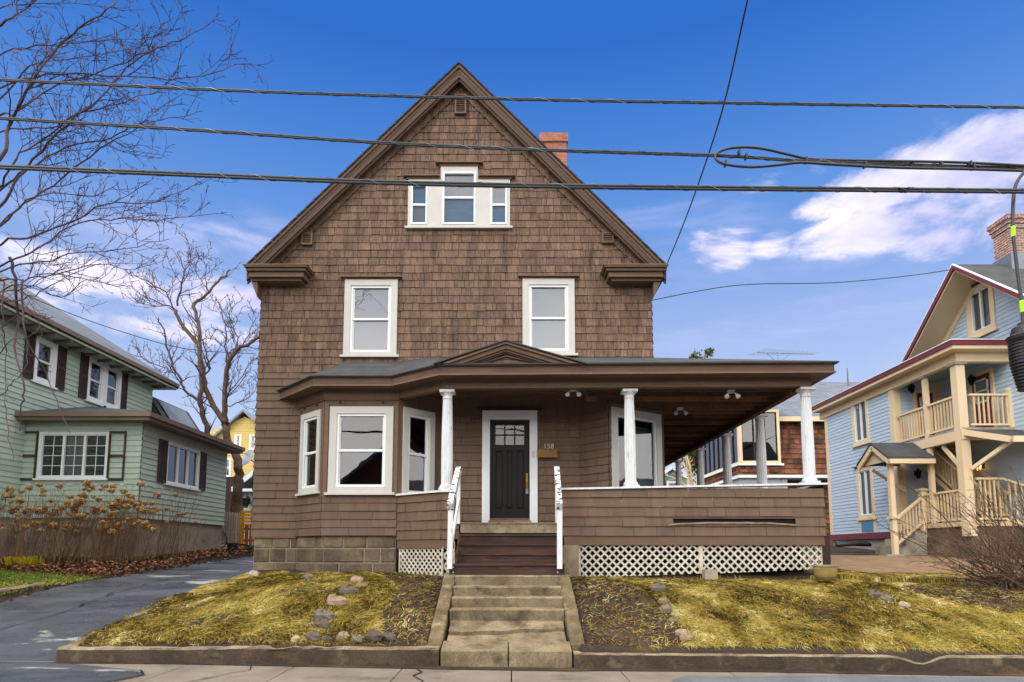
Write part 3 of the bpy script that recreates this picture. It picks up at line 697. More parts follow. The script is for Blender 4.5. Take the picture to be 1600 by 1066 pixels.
# main roof
OY = .30
def mainroof():
    pk = P(717, 97, YW-OY); el = P(383, 400, YW-OY); er = P(1042, 400, YW-OY)
    pk.x = XC; xl, xr = -5.95, 3.46; ze = 7.98; zp = pk.z
    y0, y1 = YW-OY, 25.6; m = MB()
    for x in (xl, xr):
        n = 26
        sg = -1 if x < XC else 1
        for i in range(n):
            a = i/n; b = (i+1)/n; lift = .012
            A = (x+(XC-x)*a, ze+(zp-ze)*a+lift); B = (x+(XC-x)*b, ze+(zp-ze)*b)
            q = [(A[0], y0-.03, A[1]), (A[0], y1, A[1]), (B[0], y1, B[1]), (B[0], y0-.03, B[1])]
            m.face(q if sg > 0 else q[::-1], rnd.random())
    m.face([(xl, y0-.03, ze), (XC, y0-.03, zp), (XC, y0-.03, zp-.03), (xl, y0-.03, ze-.03)]); m.face([(xr, y0-.03, ze), (XC, y0-.03, zp), (XC, y0-.03, zp-.03), (xr, y0-.03, ze-.03)])
    rf = m.build('main_roof', M['roofing'], house)
    # rake boards: crown strip + wide fascia + soffit
    for nm, w0, w1, d0, d1, mt in (('rake_crown', .03, .09, .0, -.05, 'fascia'), ('rake_board', .09, .24, .05, .0, 'rakedark'), ('rake_fillet', .24, .28, .09, .04, 'fascia')):
        m = MB()
        for x in (xl, xr):
            s2 = 1/math.sqrt(2)
            # vertical offsets of the sloping bands
            a0, a1 = -w0*1.41, -w1*1.41
            y = y0+d0
            q = [(x, y, ze+a0), (XC, y, zp+a0), (XC, y, zp+a1), (x, y, ze+a1)]
            m.hexa([q[3], q[2], (XC, y+.05, zp+a1), (x, y+.05, ze+a1)], [q[0], q[1], (XC, y+.05, zp+a0), (x, y+.05, ze+a0)])
        m.build(nm, M[mt], rf)
    m = MB()
    for x in (xl, xr):
        m.hexa([(x, y0+.04, ze-.20), (XC, y0+.04, zp-.20), (XC, y1, zp-.20), (x, y1, ze-.20)], [(x, y0+.04, ze-.06), (XC, y0+.04, zp-.06), (XC, y1, zp-.06), (x, y1, ze-.06)])
    m.build('soffit', M['browntrim'], rf)
    # cornice returns with little hipped tops
    for (xa, xb, inner) in ((xl, xl+1.25, 1), (xr-1.25, xr, -1)):
        m = MB(); yb = YW+.0
        def step(zl, zh, out, var=.5):
            sl_ = (7.92-zl)*.42
            m.box(xa+sl_ if inner > 0 else xa-out, xb+out if inner > 0 else xb-sl_, YW-.30-out, yb, zl, zh, var)
        step(7.62, 7.68, -.02); step(7.68, 7.80, .06, .3); step(7.80, 7.86, .12, .8); step(7.86, 7.90, .17)
        # sloping lid
        o = .19; xi = (xb+o) if inner > 0 else (xa-o); xo = xa if inner > 0 else xb
        m.hexa([(xo, YW-.30-o, 7.90), (xi, YW-.30-o, 7.90), (xi, yb, 7.90), (xo, yb, 7.90)], [(xo, YW-.28-o, 7.925), (xi-.02*inner, YW-.28-o, 7.925), (xi-.25*inner, yb, 8.06), (xo, yb, 8.06)], .6)
        m.build('cornice_return', M['browntrim'], rf)
    # side eaves with box gutters and the bracket-like soffit end that drops below the return
    for sg, x, xw in ((-1, xl, XL), (1, xr, XR)):
        m = MB()
        m.hexa([(x, y0+.06, 7.90), (xw, y0+.06, 7.26), (xw, y1, 7.26), (x, y1, 7.90)] if sg < 0 else [(xw, y0+.06, 7.26), (x, y0+.06, 7.90), (x, y1, 7.90), (xw, y1, 7.26)],
               [(x, y0+.06, 7.95), (xw, y0+.06, 7.7), (xw, y1, 7.7), (x, y1, 7.95)] if sg < 0 else [(xw, y0+.06, 7.7), (x, y0+.06, 7.95), (x, y1, 7.95), (xw, y1, 7.7)])
        m.build('eave_box', M['browntrim'], rf)
    return rf
rf = mainroof()
m = MB(); c = P(865, 240, 18.5); m.box(c.x-.42, c.x+.38, 18.1, 18.9, 10.0, P(865, 222, 18.1).z); m.box(c.x-.46, c.x+.42, 18.06, 18.94, P(865, 222, 18.1).z, P(865, 207, 18.06).z)
ch = m.build('chimney', M['brick'], house)

# bay (left) ------------------------------------------------
BL = [(-4.74, YW), (-3.93, YB), (-2.38, YB), (-1.56, YW)]
ZB1 = 4.99
bays = []
mb = MB()
zc = 1.93
f1 = frame(*BL[0], BL[1][0]-BL[0][0], BL[1][1]-BL[0][1]); l1 = math.hypot(BL[1][0]-BL[0][0], BL[1][1]-BL[0][1])
f2_ = frame(*BL[1], 1, 0); l2 = BL[2][0]-BL[1][0]
f3 = frame(*BL[2], BL[3][0]-BL[2][0], BL[3][1]-BL[2][1]); l3 = math.hypot(BL[3][0]-BL[2][0], BL[3][1]-BL[2][1])
w1 = (.16, l1-.12, P(475, 770, 13.2).z, P(475, 645, 13.2).z); w2 = (.12, l2-.10, P(560, 770, YB).z, P(560, 636, YB).z); w3 = (.10, l3-.22, 2.78, P(655, 640, 13.1).z)
for fr, l, w in ((f1, l1, w1), (f2_, l2, w2), (f3, l3, w3)):
    siding(mb, fr, rect(0, l, ZS, 2.72), [], ch=.168, wmin=.25, wmax=.8, depth=.02, vlo=.25, vhi=.75)
    for r in minus((0, l, 2.72, 5.0), [(w[0]+.06, w[1]-.06, w[2]+.06, w[3]-.06)]): mb.fbox(fr, r[0], r[1], r[2], r[3], -.03, .006)
bw = mb.build('bay_wall', M['paintsh'], house)
m = MB()
for fr, l in ((f1, l1), (f2_, l2)):      # corner boards, apron line, frieze band
    m.fbox(fr, 0, .09, 2.73, 4.7, .006, .02); m.fbox(fr, l-.09, l, 2.73, 4.7, .006, .02)
    m.fbox(fr, -.02, l+.02, 4.80, 5.02, .006, .05); m.fbox(fr, -.02, l+.03, 4.765, 4.80, .006, .035)
m.fbox(f3, 0, .1, 2.73, 4.8, .006, .02)
m.build('bay_trim', M['browntrim'], bw)
m = MB()
for fr, us in ((f2_, (.3, 1.2)), (f1, (.25, .8))):
    for u in us: m.fbox(fr, u, u+.045, 4.695, 4.735, .007, .03)
m.build('siding_plug', M['darkbrown'], bw)
window(bw.parent, f1, *w1, t=.12, back=None, tb=.10, cap=None)
window(house, f2_, *w2, t=.15, back=None, tb=.12, cap=None)
window(house, f3, *w3, t=.13, back=None, tb=.05, cap=None, sill=False)

# door -------------------------------------------------------
def door():
    u0, u1, z0, z1 = dr
    m = MB(); t = .17
    m.fbox(FW, u0, u0+t, z0-.18, z1, -.05, .05); m.fbox(FW, u1-t, u1, z0-.18, z1, -.05, .05); m.fbox(FW, u0+t, u1-t, z1-.2, z1, -.05, .05)
    c = m.build('door_casing', M['white'], house)
    m = MB(); m.fbox(FW, u0-.08, u1+.08, z1+.0, z1+.03, -.02, .07); m.fbox(FW, u0-.12, u1+.12, z1+.03, z1+.05, -.02, .12); m.build('drip_cap', M['darkbrown'], c)
    m = MB(); m.fbox(FW, u0+t-.02, u1-t+.02, z0-.15, z0-.01, -.1, .22); m.build('threshold', M['conctop'], c)
    a, b, c0, e = u0+t+.01, u1-t-.01, z0, z1-.21
    m = MB(); st = .1; bz = .24; mid0 = c0+(e-c0)*.70; mid1 = mid0+.12; gz0 = mid1; gz1 = e-.1; gm = (gz0+gz1)/2
    m.fbox(FW, a, a+st, c0, e, -.09, -.045); m.fbox(FW, b-st, b, c0, e, -.09, -.045)
    m.fbox(FW, a+st, b-st, c0, c0+bz, -.09, -.045); m.fbox(FW, a+st, b-st, mid0, mid1, -.09, -.045); m.fbox(FW, a+st, b-st, e-.1, e, -.09, -.045)
    w = b-a-2*st; mw = .075
    for i in (1, 2): m.fbox(FW, a+st+w*i/3-mw/2, a+st+w*i/3+mw/2, c0+bz, mid0, -.09, -.045)
    m.fbox(FW, a+st, b-st, c0+bz, mid0, -.095, -.068)
    for i in range(3):
        p0 = a+st+w*i/3+(mw/2 if i else 0); p1 = a+st+w*(i+1)/3-(mw/2 if i < 2 else 0)
        m.hexa([FW(p0+.02, c0+bz+.02, -.068), FW(p1-.02, c0+bz+.02, -.068), FW(p1-.02, mid0-.02, -.068), FW(p0+.02, mid0-.02, -.068)], [FW(p0+.045, c0+bz+.05, -.055), FW(p1-.045, c0+bz+.05, -.055), FW(p1-.045, mid0-.05, -.055), FW(p0+.045, mid0-.05, -.055)])
    for i in (1, 2): m.fbox(FW, a+st+w*i/3-.015, a+st+w*i/3+.015, gz0, gz1, -.085, -.05)
    m.fbox(FW, a+st, b-st, gm-.015, gm+.015, -.084, -.051)
    d = m.build('door', M['door'], house, label='black panelled front door with six small panes')
    for i in range(3):
        for q0, q1 in ((gz0, gm-.015), (gm+.015, gz1)):
            p = MB(); p.face([FW(a+st+w*i/3+.012, q0, -.07), FW(a+st+w*(i+1)/3-.012, q0, -.07), FW(a+st+w*(i+1)/3-.012, q1, -.07), FW(a+st+w*i/3+.012, q1, -.07)]); p.build('pane', M['paneclear'], d)
    m = MB(); hu = b-.05; m.fbox(FW, hu-.025, hu+.025, 2.98, 3.32, -.045, -.03); m.tube([FW(hu, 3.0, -.03), FW(hu, 3.02, .02), FW(hu, 3.12, .03), FW(hu, 3.2, .02), FW(hu, 3.22, -.03)], .011, 6)
    m.tube([FW(hu, 3.28, -.04), FW(hu, 3.28, .0)], .022, 8); m.build('handle', M['brass'], d)
    m = MB(); m.fbox(FW, hu-.028, hu+.028, 2.86, 2.97, -.045, .02); m.build('lock_box', M['lash'], d)
    m = MB(); m.fbox(FW, u1-.11, u1-.07, 3.66, 3.80, .05, .065); m.build('doorbell', M['nickel'], c)
door()
m = MB(); a = fb(840, 704, 870, 716, YW); m.fbox(FW, a[0], a[1], a[2], a[3], .02, .12); m.fbox(FW, a[0]-.01, a[1]+.01, a[3], a[3]+.015, .02, .13); mbx = m.build('mailbox', M['mailbox'], house)
def text(s, size, loc, m_, parent, name, d=.008):
    cu = bpy.data.curves.new(name, 'FONT'); cu.body = s; cu.size = size; cu.extrude = d/2; cu.resolution_u = 3
    o = bpy.data.objects.new(name, cu); COL.objects.link(o); bpy.context.view_layer.update()
    me = bpy.data.meshes.new_from_object(o.evaluated_get(bpy.context.evaluated_depsgraph_get())); bpy.data.objects.remove(o)
    me.materials.clear(); me.materials.append(m_)
    me.transform(Matrix.Rotation(R(90), 4, 'X')); o = bpy.data.objects.new(name, me); COL.objects.link(o)
    o.parent = parent; o.location = Vector(loc)-WL[parent.name]; WL[o.name] = Vector(loc); return o
for i, chr_ in enumerate('158'):
    p = P(849.0+i*5.6, 701, YW-.035); text(chr_, .155, (p.x, YW-.035, p.z), M['nickel'], house, 'house_digit')

# right corner bay behind the porch
cb0, cb1, cb2 = (1.5, YW), (2.06, 13.04), (3.45, 13.94)
mb = MB()
g1 = frame(*cb0, cb1[0]-cb0[0], cb1[1]-cb0[1]); lg1 = math.hypot(cb1[0]-cb0[0], cb1[1]-cb0[1])
g2 = frame(*cb1, cb2[0]-cb1[0], cb2[1]-cb1[1]); lg2 = math.hypot(cb2[0]-cb1[0], cb2[1]-cb1[1])
wc = (.06, lg2-.10, 2.55, P(960, 636, 13.08).z)
siding(mb, g1, rect(0, lg1, 2.1, 5.4), [], ch=.168, wmin=.5, wmax=1.2, depth=.02, vlo=.2, vhi=.8); mb.build('corner_bay_wall', M['paintsh'], house); mb = MB()
siding(mb, g2, rect(0, lg2, 2.1, 5.4), [(wc[0]+.06, wc[1]-.06, wc[2]+.06, wc[3]-.06)], ch=.168, wmin=.2, wmax=.9, depth=.018, vlo=.2, vhi=.8)
mb.build('corner_bay_wall', M['paintsh'], house)
window(house, g2, *wc, t=.16, back=None, tb=.1, style='1', cap='browntrim', sill=False, label='large single pane corner window behind the porch column')
m = MB(); m.fbox(g2, .85, 1.45, 2.6, 4.4, -.22, -.2); m.build('curtain', M['curtaingreen'], house)

# foundation ---------------------------------------------------
m = MB(); back = MB()
fpath = [(XL+.06, YW+.02), (-4.70, YW+.02), (-3.89, YB+.05), (-2.40, YB+.05)]
for (a, b) in zip(fpath, fpath[1:]):
    fr = frame(*a, b[0]-a[0], b[1]-a[1]); l = math.hypot(b[0]-a[0], b[1]-a[1])
    back.fbox(fr, -.0, l, .7, ZS+.02, -.3, -.012)
    z = .9
    for chh in (.22, .25, .30, .27):
        u = 0; zt = min(z+chh, ZS)
        while u < l-.02:
            w = min(rnd.uniform(.3, .85), l-u);
            if l-u-w < .12: w = l-u
            k = .016; jz = 0
            p = [fr(u+k, z+k, 0), fr(u+w-k, z+k, 0), fr(u+w-k, zt-k, 0), fr(u+k, zt-k, 0)]
            dd = rnd.uniform(.004, .02); q = [fr(u+k+.012, z+k+.012, dd), fr(u+w-k-.012, z+k+.012, dd), fr(u+w-k-.012, zt-k-.012, dd), fr(u+k+.012, zt-k-.012, dd)]
            pb = [fr(u+k, z+k, -.02), fr(u+w-k, z+k, -.02), fr(u+w-k, zt-k, -.02), fr(u+k, zt-k, -.02)]
            v = rnd.random(); m.hexa(p, q, v); m.hexa(pb, p, v); u += w
        z += chh
fo = m.build('foundation', M['stone'], house); back.build('mortar_bed', M['mortar'], fo)
m = MB(); m.box(XL+.08, XL+.4, YW+.1, 25, .9, ZS); m.build('side_foundation', M['stone'], house)
m = MB(); m.fbox(frame(*fpath[0], 1, 0), -.03, .98, ZS-.03, ZS+.02, 0, .045); m.build('water_table', M['browntrim'], house)

# porch ----------------------------------------------------------
def tilt(x): return .0198*(x-.96) if x > .9 else 0
XP = 5.88
pf = frame(0, YP, 1, 0)
# porch floor + joist skirt
m = MB(); m.hexa([(-1.3, YP+.02, 1.98), (XP, YP+.02, 1.98), (XP, 23.5, 1.98), (-1.3, YW, 1.98)], [(-1.3, YP+.02, 2.12), (XP, YP+.02, 2.12), (XP, 23.5, 2.12), (-1.3, YW, 2.12)])
pfl = m.build('porch_floor', M['stepwood'], house)
m = MB(); m.box(-.99, .93, YP-.05, YP+.02, 1.955, 2.135); m.box(-.99, .93, YP-.07, YP+.5, 2.135, 2.155); m.build('porch_floor_edge', M['conctop'], house)
# front half wall, right
mb = MB(); x0, x1 = .96, 6.05; zb = 1.90
slots = [(P(1052, 818, YP).x, P(1243, 818, YP).x, P(1052, 819, YP).z, P(1052, 810.5, YP).z)]
siding(mb, pf, rect(x0, x1, zb, 2.82), slots, ch=.187, wmin=.25, wmax=.75, depth=.024, vlo=.2, vhi=.8, ragged=.006)
siding(mb, frame(6.05, YP, 0, 1), rect(0, 11.4, zb, 2.9), [], ch=.187, wmin=.25, wmax=.75, depth=.022)
hw = mb.build('porch_half_wall', M['paintsh'], house)
m = MB(); s0 = slots[0]; m.box(s0[0]-.05, s0[1]+.05, YP+.03, YP+.06, s0[2]-.08, s0[3]+.08); m.build('rot_gap', M['void'], hw)
m = MB(); n = 16
pts = [(s0[0]-.12+(s0[1]-s0[0]+.1)*i/n, YP-.035-rnd.uniform(0, .01), s0[2]-.025+.05*math.sin(math.pi*i/n)**.6+rnd.uniform(-.006, .006)) for i in range(n+1)]
for a_, b_ in zip(pts, pts[1:]): m.bar(a_, b_, .02, .03, rnd.random())
m.build('loose_strip', M['conctop'], hw)
m = MB(); m.box(x0+.05, x1-.03, YP+.02, YP+.1, 1.72, 1.9)
m.box(1.0, 6.02, YP-.004, YP+.02, 1.72, 1.895, .4); m.build('skirt_board', M['browntrim'], hw)
# caps
m = MB()
m.hexa([(x0-.02, YP-.06, 2.79), (x1+.06, YP-.06, 2.79+tilt(6.1)), (x1+.06, YP+.16, 2.79+tilt(6.1)), (x0-.02, YP+.16, 2.79)], [(x0-.02, YP-.06, 2.825), (x1+.06, YP-.06, 2.825+tilt(6.1)), (x1+.06, YP+.16, 2.825+tilt(6.1)), (x0-.02, YP+.16, 2.825)])
m.box(x1-.1, x1+.06, YP+.16, 23.4, 2.79+.09, 2.825+.09)
m.build('rail_cap', M['whitewood'], hw)
# angled half wall left of the steps, from bay corner to column
a, b = (-2.36, YB-.01), (-1.36, YP)
fa = frame(*a, b[0]-a[0], b[1]-a[1]); la = math.hypot(b[0]-a[0], b[1]-a[1])
fb_ = frame(*b, 1, 0); lb = .34
mb = MB(); siding(mb, fa, rect(0, la, 1.84, 2.74), [], ch=.187, wmin=.4, wmax=1.1, depth=.022, vlo=.25, vhi=.7); siding(mb, fb_, rect(0, lb, 1.84, 2.74), [], ch=.187, wmin=.4, wmax=1.1, depth=.022, vlo=.25, vhi=.7)
lw = mb.build('porch_half_wall', M['paintsh'], house)
m = MB(); m.fbox(fa, -.02, la+.02, 2.745, 2.785, -.16, .06); m.fbox(fb_, -.02, lb, 2.745, 2.785, -.16, .06); m.build('rail_cap', M['whitewood'], lw)
m = MB(); m.fbox(fa, 0, la, 1.66, 1.84, -.05, -.002); m.fbox(fb_, 0, lb-.1, 1.66, 1.84, -.05, -.002); m.build('skirt_board', M['browntrim'], lw)

# columns
def column(x, y, z0, z1):
    h = z1-z0; m = MB()
    m.box(x-.145, x+.145, y-.145, y+.145, z0, z0+.045)
    prof = [(.138, .045), (.142, .07), (.134, .1), (.118, .11), (.113, .13)]
    m.lathe((x, y, z0), prof, 24)
    m.lathe((x, y, z0), [(.110, .13), (.113, h*.3), (.110, h*.55), (.099, h*.8), (.091, h-.17)], 32, flute=.09)
    m.lathe((x, y, z0), [(.099, h-.175), (.102, h-.16), (.094, h-.15), (.094, h-.11), (.126, h-.06), (.138, h-.05)], 24)
    m.box(x-.148, x+.148, y-.148, y+.148, z1-.05, z1)
    return m.build('porch_column', M['whitewood'], house)
zct = 4.80
col_pts = [(-1.28, YP+.1, 2.785, 4.78), (2.33, YP+.1, 2.845, 4.79), (5.84, YP+.1, 2.92, 4.83), (5.84, 14.4, 2.92, 4.80), (5.84, 16.7, 2.92, 4.78), (5.84, 19.1, 2.92, 4.78), (5.84, 21.6, 2.92, 4.78)]
for c_ in col_pts: column(*c_)

# beam + cornice following the bay and porch
path = [(-4.98, 13.83), (-3.95, YB-.04), (-2.36, YB-.04), (-1.30, YP-.02), (XP+.02, YP-.02), (XP+.02, 23.4)]
def offs(path, o):
    out = []
    for i, p in enumerate(path):
        ns = []
        for a, b in ((i-1, i), (i, i+1)):
            if a < 0 or b >= len(path): continue
            dx, dy = path[b][0]-path[a][0], path[b][1]-path[a][1]; l = math.hypot(dx, dy); ns.append((dy/l, -dx/l))
        if len(ns) == 1: n = ns[0]; k = 1
        else:
            n = (ns[0][0]+ns[1][0], ns[0][1]+ns[1][1]); l = math.hypot(*n); n = (n[0]/l, n[1]/l); k = 1/(n[0]*ns[0][0]+n[1]*ns[0][1])
        out.append((p[0]+n[0]*o*k, p[1]+n[1]*o*k))
    return out
def band(m, path, o0, o1, z0, z1, var=.5, zo=0, s=0, e=None):
    """strip between offsets o0 (inner) and o1 (outer), heights z0..z1 (z1 at the outer edge raised by zo)"""
    A = offs(path, o0); B = offs(path, o1); e = len(path)-1 if e is None else e
    for i in range(s, e):
        t0, t1 = tilt(A[i][0])*.5, tilt(A[i+1][0])*.5
        m.hexa([(*B[i], z0+t0), (*B[i+1], z0+t1), (*A[i+1], z0+t1), (*A[i], z0+t0)], [(*B[i], z1+zo+t0), (*B[i+1], z1+zo+t1), (*A[i+1], z1+t1), (*A[i], z1+t0)], var)
m = MB(); band(m, path, -.16, .0, 4.80, 5.0, .5, s=2)
pb = m.build('porch_beam', M['browntrim'], house)
m = MB(); band(m, path, -.02, .31, 4.985, 5.02); m.build('porch_soffit', M['browntrim'], pb)
m = MB(); band(m, path, .26, .315, 4.995, 5.15, .35); m.build('porch_fascia', M['fascia'], pb)
m = MB(); band(m, path, .30, .335, 4.975, 5.01, .9); m.build('fascia_moulding', M['browntrim'], pb)
m = MB(); band(m, path, .2, .35, 5.15, 5.18, .8); m.build('porch_drip_edge', M['browntrim'], pb)
# porch roof: from outer edge up to the house wall
ed = offs(path, .38); ze = 5.188
rfm = MB()
def V3(p, z): return Vector((p[0], p[1], z+tilt(p[0])*.5))
zt = 5.94
T1 = Vector((-3.75, YW-.01, 5.84)); T2 = Vector((-2.65, YW-.01, 5.84)); T3 = Vector((-1.9, YW-.01, zt)); T4 = Vector((XR+.02, YW-.01, zt)); T5 = Vector((XR+.02, 23.4, zt))
E_ = [V3(p, ze) for p in ed]; E_[0] = Vector((-5.28, YW-.01, ze))
def rstrips(m, a, b, c, d, n=6):
    for i in range(n):
        p, q = i/n, (i+1)/n; L0 = a.lerp(d, p); L1 = b.lerp(c, p); H0 = a.lerp(d, q); H1 = b.lerp(c, q); m.face([L0, L1, H1, H0], rnd.random())
rstrips(rfm, E_[0], E_[1], T1, T1); rstrips(rfm, E_[1], E_[2], T2, T1); rstrips(rfm, E_[2], E_[3], T3, T2); rstrips(rfm, E_[3], E_[4], T4, T3); rstrips(rfm, E_[4], E_[5], T5, T4)
prf = rfm.build('porch_roof', M['roofing'], house)
m = MB(); band(m, path, .0, .385, 5.165, 5.184)
m.build('roof_edge', M['roofing'], prf)
# ceiling joists and boards
m = MB()
m.hexa([(-2.2, YW-.02, 5.02), (-1.3, YP+.1, 5.02), (XP-.1, YP+.1, 5.02), (XP-.1, YW, 5.02)], [(-2.2, YW-.02, 5.04), (-1.3, YP+.1, 5.04), (XP-.1, YP+.1, 5.04), (XP-.1, YW, 5.04)], .5)
m.box(3.3, XP-.1, YW, 23.3, 5.02, 5.04)
y = YP+.4
while y < 23.2:
    m.box(3.4 if y > YW else 1.6, XP-.14, y, y+.045, 4.86, 5.02, rnd.random())
    if rnd.random() < .6: xx = rnd.uniform(3.4, 5); m.box(xx, xx+rnd.uniform(.5, 1), y+.06, y+.22, 5.0, 5.018, 1)
    y += .42
m.build('ceiling_joists', M['joist'], house)
m = MB(); m.box(XP-.30, XP-.16, YP+.2, 23.4, 4.74, 4.98, .1); m.build('inner_beam', M['joist'], pb)

# pediment over the steps
def pediment():
    y0 = YP-.42; xl, xr = P(684, 575, y0).x, P(912, 577, y0).x; xc = P(790, 531, y0).x; z0 = 5.19; zp = P(790, 531, y0).z
    m = MB(); yb = YW
    for x in (xl-.08, xr+.08):
        q = [Vector((x, y0-.03, z0)), Vector((xc, y0-.03, zp)), Vector((xc, yb, zp)), Vector((x, yb, z0))]
        m.hexa([p-Vector((0,0,.025)) for p in q] if x < xc else [p-Vector((0,0,.025)) for p in q[::-1]], q if x < xc else q[::-1])
    pd = m.build('pediment_roof', M['roofing'], house)
    for o0, o1, d0, mt in ((.03, .075, 0, 'browntrim'), (.075, .16, .04, 'fascia'), (.16, .20, .08, 'browntrim'), (.20, .23, .12, 'fascia')):
        m = MB()
        for x in (xl, xr):
            f = lambda o: (x+(xc-x)*min(1, 0), 0)
            sl = (zp-z0)/abs(xc-x); sg = 1 if x < xc else -1
            A0 = (x+sg*(o0/sl), z0+.0); A1 = (x+sg*(o1/sl), z0+.0)
            q = [(A0[0], z0), (xc, zp-o0), (xc, zp-o1), (A1[0], z0)]
            m.hexa([(q[3][0], y0+d0, q[3][1]), (q[2][0], y0+d0, q[2][1]), (q[2][0], y0+d0+.05, q[2][1]), (q[3][0], y0+d0+.05, q[3][1])], [(q[0][0], y0+d0, q[0][1]), (q[1][0], y0+d0, q[1][1]), (q[1][0], y0+d0+.05, q[1][1]), (q[0][0], y0+d0+.05, q[0][1])])
        m.build('pediment_moulding', M[mt], pd)
    fr = frame(0, y0+.2, 1, 0); mb = MB(); siding(mb, fr, [(xl+.2, z0), (xr-.2, z0), (xc, zp-.1)], [], ch=.14, wmin=.3, wmax=.6, depth=.02); mb.build('pediment_panel', M['paintsh'], pd)
    m = MB()
    for x in (xl+.75, xr-.75): m.bar((x, y0+.16, z0+.02), (xc, y0+.16, z0+.19), .03, .02)
    m.build('pediment_bead', M['browntrim'], pd)
pediment()

# lattice -----------------------------------------------------------
def lattice(fr, u0, u1, zb0, zb1, zt, parent, sp=.155, w=.036, back=True):
    m = MB()
    conv = [(u0, zb0), (u1, zb1), (u1, zt), (u0, zt)]
    for sg, d in ((1, .0), (-1, .012)):
        H = zt-min(zb0, zb1); u = u0-H-.1; k = w*.72
        while u < u1+H+.1:
            zl = min(zb0, zb1)
            if sg > 0: q = [(u-k, zl), (u+k, zl), (u+H+k, zt), (u+H-k, zt)]
            else: q = [(u-k, zl), (u+k, zl), (u-H+k, zt), (u-H-k, zt)]
            pl = clip(q, conv)
            if pl:
                m.extrude([fr(p[0], p[1], d+.01) for p in pl], fr(0, 0, -.01)-fr(0, 0, 0), rnd.random())
            u += sp
    o = m.build('lattice_panel', M['lattice'], parent)
    f = MB(); f.fbox(fr, u0-.02, u0+.015, zb0, zt, .0, .028); f.fbox(fr, u1-.015, u1+.02, zb1, zt, .0, .028); f.build('lattice_edge', M['lattice'], o)
    if back:
        b = MB(); b.fbox(fr, u0-.05, u1+.05, .6, zt+.1, -.9, -.88); b.build('crawl_space', M['void'], o)
    return o
lf = frame(0, YP+.06, 1, 0)
lattice(lf, P(906, 850, 12).x, 3.62, 1.10, 1.18, 1.76, hw); lattice(lf, 3.66, 5.98, 1.17, 1.27, 1.76, hw)
lattice(frame(6.02, YP+.1, 0, 1), .1, 11, 1.2, 1.7, 1.78, hw)
la_f = frame(-2.28, YB-.02, b[0]-a[0], b[1]-a[1])
lattice(la_f, .0, la-.06, 1.14, 1.12, 1.68, lw, sp=.125, w=.030); lattice(frame(b[0], YP+.04, 1, 0), .02, .24, 1.12, 1.12, 1.80, lw, sp=.2, w=.042)
m = MB(); m.box(5.98, 6.12, YP, YP+.14, 1.1, 1.9); m.build('corner_post', M['darkbrown'], hw)
m = MB(); m.box(.95, 1.28, YP-.02, YP+.3, .9, 1.72); m.build('pier', M['mortar'], hw)

# wooden steps -------------------------------------------------------
ws = thing('wooden_steps', (-.02, 11.4, 1.19), 'dark stained wooden steps with white posts leading up to the porch', 'steps')
ys_ = [10.97, 11.22, 11.47, 11.72]; zs_ = [1.19, 1.385, 1.565, 1.74, 1.925]
for i, y in enumerate(ys_):
    m = MB(); w0, w1 = (-1.10, .92) if i == 0 else (-.99, .86)
    m.box(w0, w1, y, y+.03, zs_[i]-(.0 if i else .02), zs_[i+1]-.03, rnd.random()); m.build('riser', M['stepwood'], ws)
    m = MB(); m.box(w0-.01, w1+.01, y-.03, y+.28, zs_[i+1]-.03, zs_[i+1], rnd.random()); m.build('tread', M['stepwood'], ws)
for x in (-1.02, .86):
    m = MB(); m.extrude([(x, 10.99, 1.15), (x, 12.0, 1.15), (x, 12.0, 1.9), (x, 11.75, 1.86), (x, 11.0, 1.33)], (.04, 0, 0)); m.build('stringer', M['stepwood'], ws)
for x in (-1.03, .80):
    for z in (1.24, 1.33):
        m = MB(); m.lathe((x, 10.965, z), [(.011, -.011), (.011, .011)], 8); m.build('bolt', M['nickel'], ws)
for sg, xb, xt in ((-1, P(703, 850, 10.93).x, P(716, 800, 11.96).x), (1, P(874, 850, 10.93).x, P(870.5, 800, 11.96).x)):
    m = MB(); m.bar((xb, 10.93, 1.30), (xb+.01, 10.93, 2.42), .09, .09, up=(0,1,0)); m.build('newel_post', M['whitewood'], ws)
    m = MB(); m.bar((xt, 11.97, 2.13), (xt, 11.97, 3.22), .07, .07, up=(0,1,0)); m.build('upper_post', M['whitewood'], ws)
    zt_ = P(870, 733, 11.9).z
    m = MB(); m.bar((xb, 10.84, 2.38), (xt, 11.98, zt_), .10, .14); m.build('handrail', M['peeling'], ws)
    m = MB(); m.bar((xb+.01, 10.95, 1.62), (xt, 11.96, zt_-.62), .04, .09); m.build('lower_rail', M['whitewood'], ws)

# porch floodlights
def flood(x, y, z, label):
    t = MB(); t.box(x-.07, x+.07, y-.04, y+.04, z, z+.03); t.lathe((x, y, z-.03), [(.045, 0), (.05, .03)], 10); o = t.build('floodlight', M['whitewood'], house)
    for sg in (-1, 1):
        a = Vector((x+sg*.05, y-.02, z-.02)); b = a+Vector((sg*.05, -.05, -.07)); c = b+Vector((sg*.02, -.06, -.07))
        h = MB(); b = a+Vector((sg*.04, -.03, -.04)); c = b+Vector((sg*.03, -.04, -.075)); h.tube([a, b], .012, 6); h.tube([b, b.lerp(c, .5), c], [.022, .042, .046], 10); h.build('lamp_head', M['white'], o)
for px, py, Y in ((895, 609, 12.3), (1142, 612, 12.3), (1063, 663, 14.0)):
    p = P(px, py, Y); flood(p.x, Y, max(p.z, 4.80) if Y < 13 else 4.86, '')

